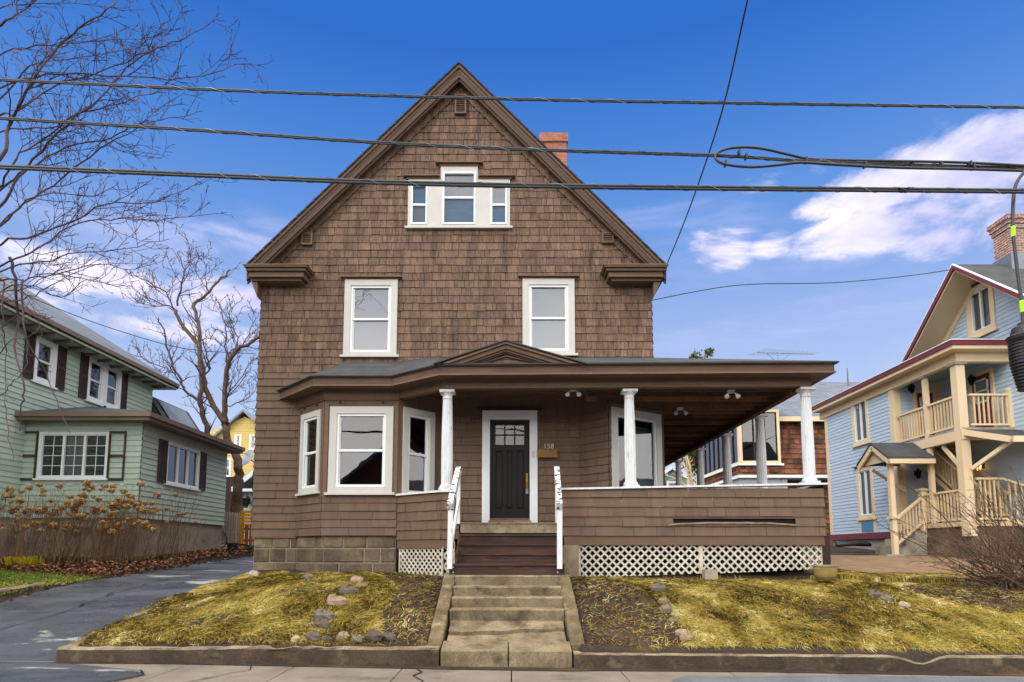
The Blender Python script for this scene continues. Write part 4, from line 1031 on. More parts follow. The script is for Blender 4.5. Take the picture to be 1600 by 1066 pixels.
# ------------------------------------------------------------ trees and shrubs
def rvec(): return Vector((rnd.gauss(0, 1), rnd.gauss(0, 1), rnd.gauss(0, 1)))
def sproutings(main, twigs, pts, r0, r1, density, ln, up=.35, lvl=0, maxl=3, spread=.9, flat=1, rmin=.0035):
    """grow side shoots along a traced limb"""
    pts = [Vector(p) for p in pts]; L_ = [0]
    for a, b in zip(pts, pts[1:]): L_.append(L_[-1]+(b-a).length)
    tot = L_[-1]; n = max(1, int(tot*density*rnd.uniform(.8, 1.2)))
    for k in range(n):
        s = tot*(.12+.88*(k+rnd.random())/n) if lvl == 0 else tot*(.1+.9*(k+rnd.random())/n)
        s = min(s, tot-1e-4); i = max(j for j in range(len(L_)-1) if L_[j] <= s); f_ = (s-L_[i])/(L_[i+1]-L_[i]); p = pts[i].lerp(pts[i+1], f_)
        d = (pts[i+1]-pts[i]).normalized(); rr = (r0+(r1-r0)*s/tot)*.62
        side = rvec(); side -= d*side.dot(d); side.normalize()
        nd = (d*rnd.uniform(.35, 1)+side*spread*rnd.uniform(.6, 1.1)+Vector((0,0,up))); nd.y *= flat; nd.normalize()
        l = ln*(1-.55*s/tot)*rnd.uniform(.45, 1.25); m_ = 5 if lvl < 2 else 4
        q = [p]; dd = nd.copy()
        for j in range(m_):
            dd = (dd+rvec()*.13+Vector((0,0,up*.18))).normalized(); q.append(q[-1]+dd*l/m_)
        rr = max(rr, rmin); rt = max(rmin*.7, rr*.25)
        tgt = main if rr > max(.012, rmin*1.5) else twigs
        tgt.tube(q, [rr+(rt-rr)*j/m_ for j in range(m_+1)], 5 if rr > .012 else 3, rnd.random(), cap=False)
        if lvl < maxl: sproutings(main, twigs, q, rr, rt, density*1.45, l*.52, up, lvl+1, maxl, spread, flat, rmin)
def smoothline(pts, n=4, jit=.0):
    pts = [Vector(p) for p in pts]; out = []
    for i in range(len(pts)-1):
        p0 = pts[max(0, i-1)]; p1 = pts[i]; p2 = pts[i+1]; p3 = pts[min(len(pts)-1, i+2)]
        for k in range(n):
            t = k/n; out.append(.5*((2*p1)+(p2-p0)*t+(2*p0-5*p1+4*p2-p3)*t*t+(3*p1-p0-3*p2+p3)*t**3)+rvec()*jit)
    out.append(pts[-1]); return out

def street_tree():
    t = thing('bare_tree', P(-95, 940, 10.2), 'bare grey street tree whose fine branches reach in from the left edge', 'tree')
    Z = 2.4225
    br = [([(0,600),(30,480),(70,410),(140,280),(215,180),(300,110),(400,40),(465,-10),(520,-50)], 5, 10.0, 9.0),
     ([(0,785),(60,690),(130,600),(250,470),(380,370),(480,260),(600,180),(700,140),(830,70)], 4, 10.2, 8.7),
     ([(0,720),(100,640),(250,560),(420,520),(520,470),(640,450),(770,420)], 3.2, 10.2, 10.5),
     ([(0,860),(90,770),(200,700),(380,560),(500,500),(590,420),(700,350)], 3.4, 10, 11),
     ([(0,440),(60,430),(200,330),(380,270),(560,190),(640,120),(690,50)], 3, 10.4, 9.5),
     ([(0,330),(180,285),(400,285),(640,298),(800,275),(900,240),(950,240)], 2.8, 10, 8.9),
     ([(0,920),(100,900),(250,850),(400,770),(560,770),(700,720),(800,680)], 3.2, 10, 10),
     ([(0,1010),(120,960),(260,860),(420,830),(600,830),(820,808)], 3, 9.8, 9),
     ([(0,1030),(150,990),(300,960),(480,940),(640,905)], 2.6, 10, 9.2),
     ([(0,210),(100,180),(250,170),(420,150),(580,150)], 2.6, 10, 9.6),
     ([(0,90),(60,60),(140,0),(200,-40)], 4, 10, 9.6),
     ([(0,30),(60,20),(220,15),(380,20)], 2.2, 10, 9.6),
     ([(0,500),(180,490),(330,480),(480,560),(620,590)], 2.6, 10, 10.6),
     ([(0,380),(120,250),(250,225),(430,200),(560,170)], 2.6, 10.3, 11),
     ([(0,700),(60,600),(150,540),(280,440),(420,400),(600,340),(640,290)], 3, 10, 9.4),
     ([(0,850),(150,740),(350,740),(450,690)], 2.4, 10, 9.4),
     ([(0,1066),(90,1060),(200,1040),(380,1000),(500,1020),(620,985)], 2.6, 10, 10),
     ([(0,1100),(100,1080),(230,1120),(330,1060),(420,1080)], 2.2, 10, 10)]
    main = MB(); tw = MB(); tr = MB()
    tp = [P(-95, 960, 10.2), P(-90, 800, 10.2), P(-100, 600, 10.2), P(-80, 420, 10.2), P(-60, 250, 10.2), P(-50, 60, 10.2), P(-30, -100, 10.2)]
    tr.tube(smoothline(tp, 4, .015), [.24-.007*i for i in range(25)], 12, .5); tr.build('trunk', M['bark'], t, smooth=True)
    for pts, w, d0, d1 in br:
        n = len(pts); q = []
        y0 = pts[0][1]/Z; q.append(P(-72, y0+55, 10.2))
        for i, (x, y) in enumerate(pts): q.append(P(x/Z, y/Z, d0+(d1-d0)*i/(n-1)+.25*math.sin(i*2.1+w)))
        s = smoothline(q, 4, .012); r0 = w/970*10*.62; m_ = len(s)
        main.tube(s, [max(.004, r0*(1-.85*i/m_)) for i in range(m_)], 6, .5, cap=False)
        sproutings(main, tw, s[5:], r0*.8, .005, 4.6, 1.0, .12, 0, 2, .75, rmin=.0045)
    # bare lower stems hanging beside the neighbouring house
    for pts, w in (([(0,60),(10,200),(20,330),(30,450),(25,600),(25,760)], 2.2), ([(60,-60),(90,100),(100,300),(80,430),(130,640),(120,760),(110,900)], 4), ([(120,60),(130,300),(180,450),(260,580),(330,780),(390,915)], 2.6),
                   ([(0,130),(120,120),(250,50),(400,-10)], 2), ([(0,190),(130,170),(250,110),(420,20),(560,-30)], 2.2), ([(0,330),(100,260),(220,260),(330,350)], 1.6), ([(-20,480),(60,400),(140,380),(240,350)], 1.6), ([(200,30),(400,40),(620,90),(720,95),(760,120)], 1.6),
                   ([(0,700),(60,640),(140,560),(150,420)], 1.6), ([(30,760),(45,900),(75,1066)], 1.6)):
        q = [P(-72, 420+pts[0][1]/3.5525+20, 10.2)] if pts[0][0] <= 0 else []
        q += [P(x/3.5525, 420+y/3.5525, 10+.2*math.sin(i*1.7+w)) for i, (x, y) in enumerate(pts)]; s = smoothline(q, 4, .01)
        r0 = w/970*10*.62; main.tube(s, [max(.004, r0*(1-.7*i/len(s))) for i in range(len(s))], 5, .7, cap=False)
        sproutings(main, tw, s, r0*.8, .004, 1.8, .5, -.05, 0, 2, .8)
    main.build('branches', M['twig'], t); tw.build('twigs', M['twig'], t)
street_tree()

def yard_tree():
    Y = 23.2
    A = lambda x, y, dy=0: P(200+x/3.136, 380+y/3.136, Y+dy); Bq = lambda x, y: P(320+x/3.81, 620+y/3.81, Y)
    t = thing('bare_tree', Bq(180, 760), 'gnarled bare tree with forked trunk between the green and brown houses', 'tree')
    tr = MB(); main = MB(); tw = MB()
    gb = Bq(178, 700); gb.z = 1.6; tp = [gb, Bq(187, 670), Bq(200, 540), Bq(200, 430), Bq(190, 360), Bq(140, 260), Bq(120, 170), A(470, 870)]
    tr.tube(smoothline(tp, 4, .03), [.20-.003*i for i in range(29)], 10, .5)
    limbs0 = [([(470,870),(400,770),(370,650),(352,560),(345,500),(270,410),(235,330)], .20, .10), ([(352,560),(350,430),(330,340),(330,290),(390,250),(440,190),(500,130)], .15, .05),
      ([(470,870),(475,750),(485,620),(520,540),(560,510),(650,455)], .2, .09), ([(410,990),(385,900),(352,780),(362,660),(352,580)], .19, .14), ([(352,780),(280,720),(250,650),(200,560),(180,450),(150,370)], .10, .04),
      ([(235,330),(180,240),(100,190),(40,160)], .06, .02), ([(240,310),(265,200),(275,130),(240,50)], .07, .02), ([(485,600),(480,470),(470,370),(430,260)], .06, .02), ([(270,140),(330,70),(400,60)], .03, .01),
      ([(370,650),(405,610),(380,540),(370,480)], .06, .03), ([(235,330),(150,290),(60,250),(0,205)], .04, .012), ([(500,560),(540,480),(510,400),(500,330),(560,270)], .05, .015), ([(480,750),(560,650),(620,560)], .04, .012), ([(480,800),(580,760),(640,700)], .04, .012),
      ([(250,650),(160,600),(60,560),(0,540)], .04, .012), ([(280,720),(200,700),(150,650)], .035, .01), ([(390,250),(380,170),(385,100)], .04, .012), ([(560,510),(600,420),(640,340)], .04, .012)]
    for i, (pts, r0, r1) in enumerate(limbs0):
        r0 *= .56; r1 *= .6
        q = smoothline([A(x, y, .8*math.sin(i*1.9)*k/len(pts)) for k, (x, y) in enumerate(pts)], 4, .025)
        (tr if r0 > .065 else main).tube(q, [r0+(r1-r0)*k/len(q) for k in range(len(q))], 8, .5, cap=False)
        if i < 5: sproutings(main, tw, q, min(r0, .05), r1*.6, 2.8, 1.5, .3, 0, 2, 1, rmin=.008)
        else: sproutings(main, tw, q, min(r0, .04), max(r1*.6, .008), 4.6, 1.35, .25, 0, 2, 1, rmin=.009)
    tr.build('trunk', M['bark'], t, smooth=True); main.build('branches', M['twig'], t); tw.build('twigs', M['twig'], t)
yard_tree()

def twig_shrub():
    base = Vector((9.35, 11.3, 1.0)); t = thing('bare_shrub', base, 'leafless tangled shrub with arching reddish brown twigs at the right edge', 'shrub')
    main = MB(); tw = MB()
    for i in range(120):
        az = rnd.uniform(-2.4, -.2) if i % 3 else rnd.uniform(-.4, 1.2)
        b = base+Vector((rnd.uniform(-.6, 1.3), rnd.uniform(-.3, .4), 0)); b.z = G(b.x, b.y)-.02
        up = rnd.uniform(.22, 1.5); d = Vector((math.sin(az) if az < 0 else math.sin(az)*.5, rnd.uniform(-.3, .35), up)).normalized()
        l = rnd.uniform(1.3, 2.7); q = [b]; n = 7
        for k in range(n): d = (d+rvec()*.09+Vector((-.04, 0, -.05 if up > .6 else -.02))).normalized(); q.append(q[-1]+d*l/n)
        r = rnd.uniform(.009, .019); main.tube(q, [r*(1-.75*k/n) for k in range(n+1)], 5, rnd.random(), cap=False)
        sproutings(main, tw, q, r*.8, .004, 2.8, .55, .08, 0, 1, .9, rmin=.0045)
    main.build('stems', M['shrubtwig'], t); tw.build('twigs', M['shrubtwig'], t)
twig_shrub()

# ------------------------------------------------------------ lawns, leaves, rocks
def inside(x, y, poly):
    c = False; n = len(poly)
    for i in range(n):
        (x0, y0), (x1, y1) = poly[i], poly[(i+1) % n]
        if (y0 > y) != (y1 > y) and x < (x1-x0)*(y-y0)/(y1-y0)+x0: c = not c
    return c
def blades(name, m_, n, area, dens, Ls, w, lift, dirf, label, varf=lambda x, y: rnd.random(), cat='grass'):
    x0, x1, y0, y1 = area; V = []; Fc = []; A_ = []
    k = 0; tries = 0
    while k < n and tries < n*6:
        tries += 1
        x = rnd.uniform(x0, x1); y = rnd.uniform(y0, y1)
        if rnd.random() > dens(x, y): continue
        l = rnd.uniform(*Ls); a = dirf(x, y)+rnd.gauss(0, 1.15); ca, sa = math.cos(a), math.sin(a); ww = w*rnd.uniform(.6, 1.3)/2
        h = lift*rnd.uniform(.3, 1.3); b = len(V); c2 = rnd.gauss(0, .35)
        for j, (f_, hh) in enumerate(((0, 0), (.35, .8), (.7, 1.0), (1.0, .55))):
            aa = a+c2*f_; px, py = x+math.cos(aa)*l*f_, y+math.sin(aa)*l*f_
            zz = G(px, py)+.004+h*hh*(l/Ls[1]) if py > 8.99 else G(x, y)+h*hh*.5
            s_ = ww*(1-.75*f_); V.append((px+sa*s_, py-ca*s_, zz)); V.append((px-sa*s_, py+ca*s_, zz+.003))
        v = varf(x, y)
        for j in range(3): Fc.append((b+2*j, b+2*j+1, b+2*j+3, b+2*j+2)); A_.append(v)
        k += 1
    mb = MB(); mb.v = V; mb.f = Fc; mb.a = A_
    return tag(kind(mb.build(name, m_), 'stuff'), label, cat)
soilL = [(-2.9, 12.8), (-1.95, 10.9), (-2.15, 10.0), (-1.9, 9.1), (-1.1, 9.1), (-1.1, 12.2)]
soilR = [(.9, 9.1), (1.0, 11.9), (1.9, 11.8), (2.3, 11.2), (2.4, 10.5), (2.55, 9.9), (2.55, 9.2)]
soilS = [(7.6, 11.9), (6.9, 11.4), (7.1, 10.7), (8.3, 10.2), (11, 9.9), (11, 12.4)]
def dens_dry(x, y):
    if not (9.15 < y < (13.3 if x < 6.3 else 14.3)): return 0
    if y > 12.9 and x > 6.3: return max(0, .5-.35*(y-12.9)+.5*n3(x, y, 1.8))
    l, r = drv_edges(y)
    if x < r+.05 or -1.28 < x < 1.05: return 0
    if x < -1.28:
        if x > -4.7 and y > 12.75+.0*x: return 0
        if inside(x, y, soilL): return .06
        e = min(1, (y-9.1)/.5)
        return max(.12, min(1, .80+.65*n3(x, y, 1.7)))*(.35+.65*e)
    if x < 6.1 and y > 11.95: return 0
    if inside(x, y, soilR): return .07
    if inside(x, y, soilS): return .08
    return max(.2, min(1, .95+.55*n3(x+40, y, 1.7)))
def swirl(x, y): return -1.57+2.4*n3(x, y+20, .9)+1.2*n3(x+9, y, 2.6)
def vdry(x, y): return min(1, max(0, .46+.24*n3(x+7, y+3, 1.6)+.24*n3(x, y, 5.5)+rnd.gauss(0, .17)))
blades('dry_grass', M['grassdry'], 60000, (-6.5, -1.2, 9.1, 13.3), dens_dry, (.045, .15), .0095, .024, swirl, 'matted straw yellow dead grass on the bank left of the steps', vdry)
blades('dry_grass', M['grassdry'], 115000, (1.0, 12.2, 9.1, 14.3), dens_dry, (.045, .15), .0095, .024, swirl, 'matted straw yellow dead grass on the bank right of the steps', vdry)
def dens_green(x, y):
    l, r = drv_edges(y)
    if x > l-.05: return 0
    if y < 10.4+.0*x: return 0
    lim = 15.2-(x+13)*.45 if x < -8.2 else 12
    if y > lim: return .0 if y > lim+.5 else .25
    return .9
blades('green_grass', M['grassgreen'], 40000, (-16, -8.3, 10.2, 15.8), dens_green, (.03, .08), .011, .05, lambda x, y: rnd.uniform(0, 6.28), 'short mossy green lawn in front of the green house', lambda x, y: min(1, max(0, .35+.3*noise2(x, y)+rnd.gauss(0, .18))))
def leaf_litter(name, n, area, dens, label, s=(.03, .07), zf=G, base=0):
    mb = MB(); k = 0; x0, x1, y0, y1 = area; tr_ = 0
    while k < n and tr_ < n*8:
        tr_ += 1
        x = rnd.uniform(x0, x1); y = rnd.uniform(y0, y1)
        if rnd.random() > dens(x, y): continue
        a = rnd.uniform(0, 6.28); l = rnd.uniform(*s); w = l*rnd.uniform(.45, .8); z = zf(x, y)+.008+base*rnd.random(); ca, sa = math.cos(a), math.sin(a)
        t1, t2 = rnd.uniform(-.5, .5)*l, rnd.uniform(-.5, .5)*l
        mb.face([(x-ca*l/2, y-sa*l/2, z), (x+sa*w/2, y-ca*w/2, z+abs(t1)), (x+ca*l/2, y+sa*l/2, z+.01), (x-sa*w/2, y+ca*w/2, z+abs(t2))], rnd.random()); k += 1
    return tag(kind(mb.build(name, M['leaves']), 'stuff'), label, 'leaves')
def dl(x, y):
    l, r = drv_edges(y)
    if x > l+.12 or y < 10.6: return 0
    lim = 14.9-(x+13)*.42
    return 1 if y > lim else (.02 if x < l-.3 else .25)
leaf_litter('fallen_leaves', 15000, (-15, -7.9, 10.7, 21), dl, 'drift of russet fallen leaves under the dried hydrangeas', (.05, .13), base=.10)
def dm(x, y):
    l, r = drv_edges(y)
    if x < r+.1 or -1.25 < x < 1.0: return 0
    if x < 6.1 and y > 11.9 and x > 0: return 0
    if y > 12.75 and x < 0: return 0
    return 1 if inside(x, y, soilL) or inside(x, y, soilR) or inside(x, y, soilS) else .3
leaf_litter('leaf_scraps', 6500, (-6.4, 11.5, 9.15, 13.3), dm, 'scattered leaf scraps and chips on the bare soil beside the steps', (.02, .055))
rk = 0
def rock(px, py, Y, s, col_='rock', name='rock', label=None, flat=.78, var=None):
    global rk; rk += 1
    p = P(px, py, Y); s *= 1.25; p.z = G(p.x, Y)+s*.28
    mb = MB(); n = 9; ph = rnd.uniform(0, 6)
    vs = []
    for i in range(6):
        th = math.pi*i/5
        for k in range(n):
            a = 2*math.pi*k/n; r = s*(1+.22*math.sin(2*a+ph)+.15*math.sin(3*a+ph*2+th*2)+rnd.uniform(-.15, .13))
            vs.append((p.x+r*1.15*math.sin(th)*math.cos(a), p.y+r*.85*math.sin(th)*math.sin(a), p.z+r*flat*math.cos(th)))
    mb.add(vs, [(i*n+k, (i+1)*n+k, (i+1)*n+(k+1) % n, i*n+(k+1) % n) for i in range(5) for k in range(n)], rnd.random() if var is None else var)
    o = mb.build(name, M[col_]); return tag(o, label, 'rock', 'rocks edging the front beds')
RK = [(462,997,9.25,.06,.9,'pale round rock at the left end of the row along the left curb wall'),(490,993,9.28,.09,.35,'blue grey rock second from the left along the left curb wall'),(513,999,9.22,.06,.1,'small dark rock third in the row along the left curb wall'),(536,993,9.28,.07,.7,'tan rock in the middle of the row along the left curb wall'),(558,998,9.22,.065,.5,'flat brown rock just right of the middle of the left curb row'),(585,994,9.25,.10,.2,'large dark purple rock near the right end of the left curb row'),(607,992,9.27,.065,.3,'dark rock at the right end of the left curb row'),
 (506,957,9.85,.10,.45,'grey blue pointed rock lowest in the line climbing the left lawn'),(502,972,9.6,.09,.3,'brown rock at the foot of the line climbing the left lawn'),(525,933,10.3,.11,.7,'flat pale tan rock halfway up the left lawn'),(545,919,10.7,.10,.35,'grey rock above the flat pale one on the left lawn'),(557,903,11.3,.08,.8,'round yellowish rock at the top of the left lawn line'),(482,899,11.7,.09,.5,'grey rock against the stone foundation'),(397,890,12.9,.09,.95,'white rock at the left corner of the stone foundation'),(565,913,11,.06,.6,'small tan rock near the top of the left lawn line'),
 (1030,921,10.9,.09,.4,'grey rock at the top of the stone line right of the steps'),(1036,937,10.4,.07,.6,'small brown rock second in the line right of the steps'),(1041,948,10.1,.09,.5,'square grey rock midway in the line right of the steps'),(1064,980,9.45,.06,.85,'pinkish rock near the bottom of the line right of the steps'),(1073,989,9.32,.07,.75,'pale rock lowest in the line right of the steps'),(1052,963,9.8,.05,.55,'small rock between the grey and pink ones right of the steps'),
 (1368,922,10.8,.08,.35,'dark flat rock uppermost in the straw at far right'),(1384,929,10.6,.07,.5,'flat rock in the middle of the far right straw row'),(1412,937,10.4,.06,.9,'small whitish rock lowest in the far right straw row')]
for px, py, Y, s, v, lb in RK: rock(px, py, Y, s, var=v, label=lb)
m = MB(); p = P(1110, 886, 11.85); m.box(p.x-.12, p.x+.12, 11.8, 12.0, 1.08, 1.26); tag(m.build('concrete_block', M['fnd']), 'grey concrete block standing against the foot of the lattice', 'block')
p = P(1289, 880, 11.6); pot = thing('planter', (p.x, 11.6, 1.12), 'mossy tan round planter at the right corner of the lattice', 'planter')
m = MB(); m.lathe((p.x, 11.6, 1.08), [(.15, 0), (.19, .1), (.205, .20), (.215, .24)], 20); m.build('pot', M['potclay'], pot, smooth=True)
m = MB(); m.lathe((p.x, 11.6, 1.32), [(.215, 0), (.235, .008), (.235, .03), (.2, .035)], 20); m.build('rim', M['conctop'], pot)
m = MB()
for k in range(22): a_ = k*.9; m.tube([P(665+12*math.sin(k*7), 905+3*math.cos(k*3), 11.5+.1*math.sin(a_)) , P(667+14*math.sin(k*7+.4), 903+4*math.cos(k*3+1), 11.5+.1*math.sin(a_+1))], .006, 4, rnd.random())

# hydrangeas -----------------------------------------------------------
def hydrangea(cx, cy, wid, n, nh, label):
    zb = G(cx, cy); t = thing('dried_hydrangea', (cx, cy, zb), label, 'shrub', 'dried hydrangeas along the green house wall')
    st = MB(); heads = []
    for i in range(n):
        x = cx+rnd.uniform(-wid, wid); y = cy+rnd.uniform(-.45, .35); z = G(x, y)
        h = rnd.uniform(.9, 2.12); lean = rnd.gauss(.12, .18); q = [Vector((x, y, z))]; d = Vector((lean, rnd.gauss(0, .12), 1)).normalized()
        for k in range(5): d = (d+rvec()*.06).normalized(); q.append(q[-1]+d*h/5)
        st.tube(q, [.008, .007, .006, .005, .004, .004], 3, rnd.random(), cap=False)
        if rnd.random() < .45: e = q[3]+Vector((rnd.uniform(-.2, .2), rnd.uniform(-.1, .1), .3)); st.tube([q[3], e], .004, 3, rnd.random(), cap=False); heads.append(e)
        if h > .9 and rnd.random() < .8: heads.append(q[-1])
    st.build('stems', M['twigbrown'], t)
    rnd.shuffle(heads); first = None
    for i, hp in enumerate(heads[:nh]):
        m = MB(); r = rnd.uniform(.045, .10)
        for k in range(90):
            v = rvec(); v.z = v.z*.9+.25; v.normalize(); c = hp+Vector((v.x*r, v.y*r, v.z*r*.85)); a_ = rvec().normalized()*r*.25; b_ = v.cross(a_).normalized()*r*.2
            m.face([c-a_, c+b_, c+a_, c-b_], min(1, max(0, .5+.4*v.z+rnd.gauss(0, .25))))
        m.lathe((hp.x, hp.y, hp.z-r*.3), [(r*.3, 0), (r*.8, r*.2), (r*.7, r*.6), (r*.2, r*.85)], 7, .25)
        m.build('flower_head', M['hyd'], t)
hydrangea(-12.5, 15.4, .6, 70, 34, 'dried hydrangea with russet heads nearest the left edge')
hydrangea(-11.7, 15.7, .7, 80, 40, 'dried hydrangea beneath the left part of the three light window')
hydrangea(-10.85, 15.9, .7, 90, 46, 'fullest dried hydrangea, right of the middle of the green house bed')
hydrangea(-10.0, 16.0, .6, 80, 38, 'dried hydrangea in front of the green wing corner')
hydrangea(-9.35, 17.0, .55, 46, 6, 'mostly bare stemmed hydrangea beside the driveway')
m = MB()
for k in range(260):
    x = rnd.uniform(-12.15, -11.45); y = 15.1+rnd.uniform(-.15, .2); z = G(x, y); a_ = rnd.uniform(-.12, .12); h = rnd.uniform(.12, .30)
    m.face([(x-.012, y, z), (x+.012, y, z), (x+.012+a_, y-.05, z+h), (x-.012+a_, y-.05, z+h*.95)], rnd.random())
M['yleaf'] = mat('yellow_leaves', 'b5a01a', '8d8412', .7, 4, .6, var=.3)
tag(m.build('yellow_plant', M['yleaf']), 'low clump of bright yellow leaves under the hydrangeas', 'plant')

# ------------------------------------------------------------ cables
def cable(pts, r, name, label, lash=True, n=8, m_='cable', cat='cable', lead=True):
    q = [Vector(p) for p in pts]
    if lead:
        q = [q[0]+(q[0]-q[1]).normalized()*12]+q+[q[-1]+(q[-1]-q[-2]).normalized()*12]
    s = smoothline(q, 6)
    t = thing(name, s[len(s)//2], label, cat)
    m = MB()
    if lash:
        m.tube([p+Vector((0, 0, r*.45)) for p in s], r*.62, n); m.tube([p-Vector((0, 0, r*.5)) for p in s], r*.55, n); m.tube([p+Vector((0, r*.5, 0)) for p in s], r*.5, n)
    else: m.tube(s, r, n)
    m.build('strand', M[m_], t, smooth=True)
    if lash:
        h = MB(); d = 0; turns = []
        for a_, b_ in zip(s, s[1:]):
            L_ = (b_-a_).length; k = max(2, int(L_/.03)) if L_ < 3 else 0
            for j in range(k):
                f_ = j/k; ang = (d+L_*f_)*2*math.pi/.38; turns.append(a_.lerp(b_, f_)+Vector((0, math.cos(ang), math.sin(ang)))*r*1.12)
            d += L_
        if len(turns) > 2: h.tube(turns, .0022, 3)
        h.build('lashing_wire', M['lash'], t)
    return t
YC = 6.0
cable([P(x, y, YC) for x, y in ((0,125),(400,143),(800,155),(1200,162),(1600,168))], .015, 'utility_cable', 'thin black overhead cable, uppermost of the three crossing the street view')
t2 = cable([P(x, y, YC+.1) for x, y in ((0,185),(300,203),(560,221),(800,233),(1115,243),(1260,252),(1430,258),(1600,263))], .017, 'utility_cable', 'middle overhead cable with a slack loop on its right half')
cable([P(x, y, YC-.1) for x, y in ((0,261),(300,273),(560,284),(800,290),(1100,294),(1400,297),(1600,299))], .025, 'utility_cable', 'thickest and lowest of the three overhead cables')
lp = [(1600,259),(1500,254),(1400,252),(1300,250),(1262,248),(1230,241),(1195,233),(1165,230),(1135,233),(1118,242),(1122,252),(1140,258),(1175,261),(1215,258),(1250,254),(1300,257),(1400,262),(1500,264),(1600,267)]
m = MB(); s = smoothline([P(x, y, YC+.06+.05*math.sin(i*.35)) for i, (x, y) in enumerate(lp)], 5); m.tube(s, .014, 8); m.build('slack_loop', M['cable'], t2, smooth=True)
for px, py in ((1155,238),(1166,244),(1134,255),(1260,250),(1352,257),(1471,257),(1516,256),(1521,260)):
    m = MB(); p = P(px, py, YC+.05); m.box(p.x-.008, p.x+.008, YC+.03, YC+.09, p.z-.026, p.z+.026); m.build('cable_clamp', M['cable'], t2)
d0 = P(1168, 0, 6.6); 
cable([d0+(d0-P(1150,80,7.2))*2, d0, P(1132,160,7.9), P(1100,262,9.4), P(1070,345,11.2), Vector((3.44, 13.15, 7.95))], .012, 'service_drop', 'thin twisted service wire dropping from the upper edge to the brown eave', lash=False, lead=False)
cable([Vector((3.2, 14.5, 7.62)), P(1150, 446, 14.9), P(1300, 442, 15.6), P(1420, 431, 16.2), Vector((12.6, 16.8, 9.55))], .012, 'service_wire', 'faint thin wire running from the brown house to the blue house gable', lash=False, lead=False, cat='wire')
cable([P(-20, 432, 17), P(80, 478, 18), P(180, 515, 19.5), P(290, 545, 21.5), P(400, 553, 23)], .013, 'service_wire', 'thin wire crossing the sky between the green house roof and brown house', lash=False, lead=False, cat='wire')
# splice closure hanging from the middle cable
t = thing('splice_closure', P(1600, 610, YC), 'black ribbed cable splice closure hanging at the right edge', 'cable closure')
c0 = P(1604, 560, YC); zt_, zb_ = P(1604, 505, YC).z, P(1604, 612, YC).z; m = MB(); prof = []
n = 15
for i in range(n):
    z = (zt_-zb_)*(.02+.70*i/n); r = .085+.045*min(1, i/8); prof += [(r, z), (r+.010, z+.006), (r+.010, z+.018), (r, z+.022)]
prof += [(.15, (zt_-zb_)*.76), (.155, (zt_-zb_)*.80), (.12, (zt_-zb_)*.83), (.10, (zt_-zb_)*.93), (.05, (zt_-zb_)*.97), (.05, zt_-zb_)]
m.lathe((c0.x, YC, zb_), prof, 24); m.build('closure_body', M['black'], t)
hg = [P(x, y, YC) for x, y in ((1612,262),(1598,272),(1587,290),(1583,320),(1583,360),(1587,400),(1592,440),(1597,475),(1599,508))]
m = MB(); m.tube(smoothline(hg, 4), .017, 8); m.build('cable_tail', M['cable'], t, smooth=True)
for (a_, b_) in (((1583,354),(1583.5,370)), ((1596,470),(1598,488))):
    m = MB(); m.tube([P(*a_, YC), P(*b_, YC)], .021, 10); m.build('tape_band', M['tape'], t)

# ------------------------------------------------------------ green house, left
gh = thing('green_house', (-14, 17, 1.3), 'sage green clapboard house with dark shutters and low hipped wing, at left', 'house')
gs = frame(-13.2, 0, 0, 1)
XG = -13.2
gwins = []
def gwin(px0, px1, yt, yb, X):
    a = PX(px0, yt, X); b = PX(px0, yb, X); c = PX(px1, yt, X); return (a.y, c.y, b.z, a.z)
gw1 = gwin(55, 90, 524, 596, XG); gw2 = gwin(138, 191, 556, 626, XG)
mb = MB(); siding(mb, gs, rect(6, 22.3, 2.5, 7.85), [(w[0]+.05, w[1]-.05, w[2]+.05, w[3]-.05) for w in (gw1, gw2)], ch=.15, wmin=99, wmax=100, depth=.02, jit=0)
siding(mb, frame(-13.2-7, 6, 1, 0), rect(0, 7, 2.5, 7.85), [], ch=.15, wmin=99, wmax=100, depth=.02, jit=0)
siding(mb, frame(-13.2, 22.3, -1, 0), rect(0, 7, 2.5, 7.85), [], ch=.15, wmin=99, wmax=100, depth=.02, jit=0)
mb.build('main_wall', M['green'], gh)
m = MB(); m.box(-20.2, -13.25, 6.1, 22.2, .8, 2.5); m.build('foundation', M['fnd'], gh)
def shut(fr, u0, u1, z0, z1, parent, label=None, full=True, m_='shutter'):
    m = MB(); k = .04
    m.fbox(fr, u0, u0+k, z0, z1, .03, .06); m.fbox(fr, u1-k, u1, z0, z1, .03, .06)
    for z in (z0, (z0+z1)/2-.03, z1-.06): m.fbox(fr, u0+k, u1-k, z, z+.06, .03, .058)
    z = z0+.07
    if full:
        while z < z1-.08:
            m.hexa([fr(u0+k, z, .05), fr(u1-k, z, .05), fr(u1-k, z+.03, .03), fr(u0+k, z+.03, .03)], [fr(u0+k, z+.01, .055), fr(u1-k, z+.01, .055), fr(u1-k, z+.05, .035), fr(u0+k, z+.05, .035)]); z += .045
    return m.build('shutter', M[m_], parent, label=label)
window(gh, gs, *gw1, t=.10, back='dark', sill=True, cap=None, trim='white')
for w in (gw1,): shut(gs, w[0]-.36, w[0]-.02, w[2], w[3], gh); shut(gs, w[1]+.02, w[1]+.36, w[2], w[3], gh)
mid = (gw2[0]+gw2[1])/2
window(gh, gs, gw2[0], mid, gw2[2], gw2[3], t=.10, back='dark', sill=True, cap=None, trim='white'); window(gh, gs, mid+.004, gw2[1], gw2[2], gw2[3], t=.10, back='dark', sill=True, cap=None, trim='white')
shut(gs, gw2[0]-.36, gw2[0]-.02, gw2[2], gw2[3], gh); shut(gs, gw2[1]+.02, gw2[1]+.32, gw2[2], gw2[3], gh)
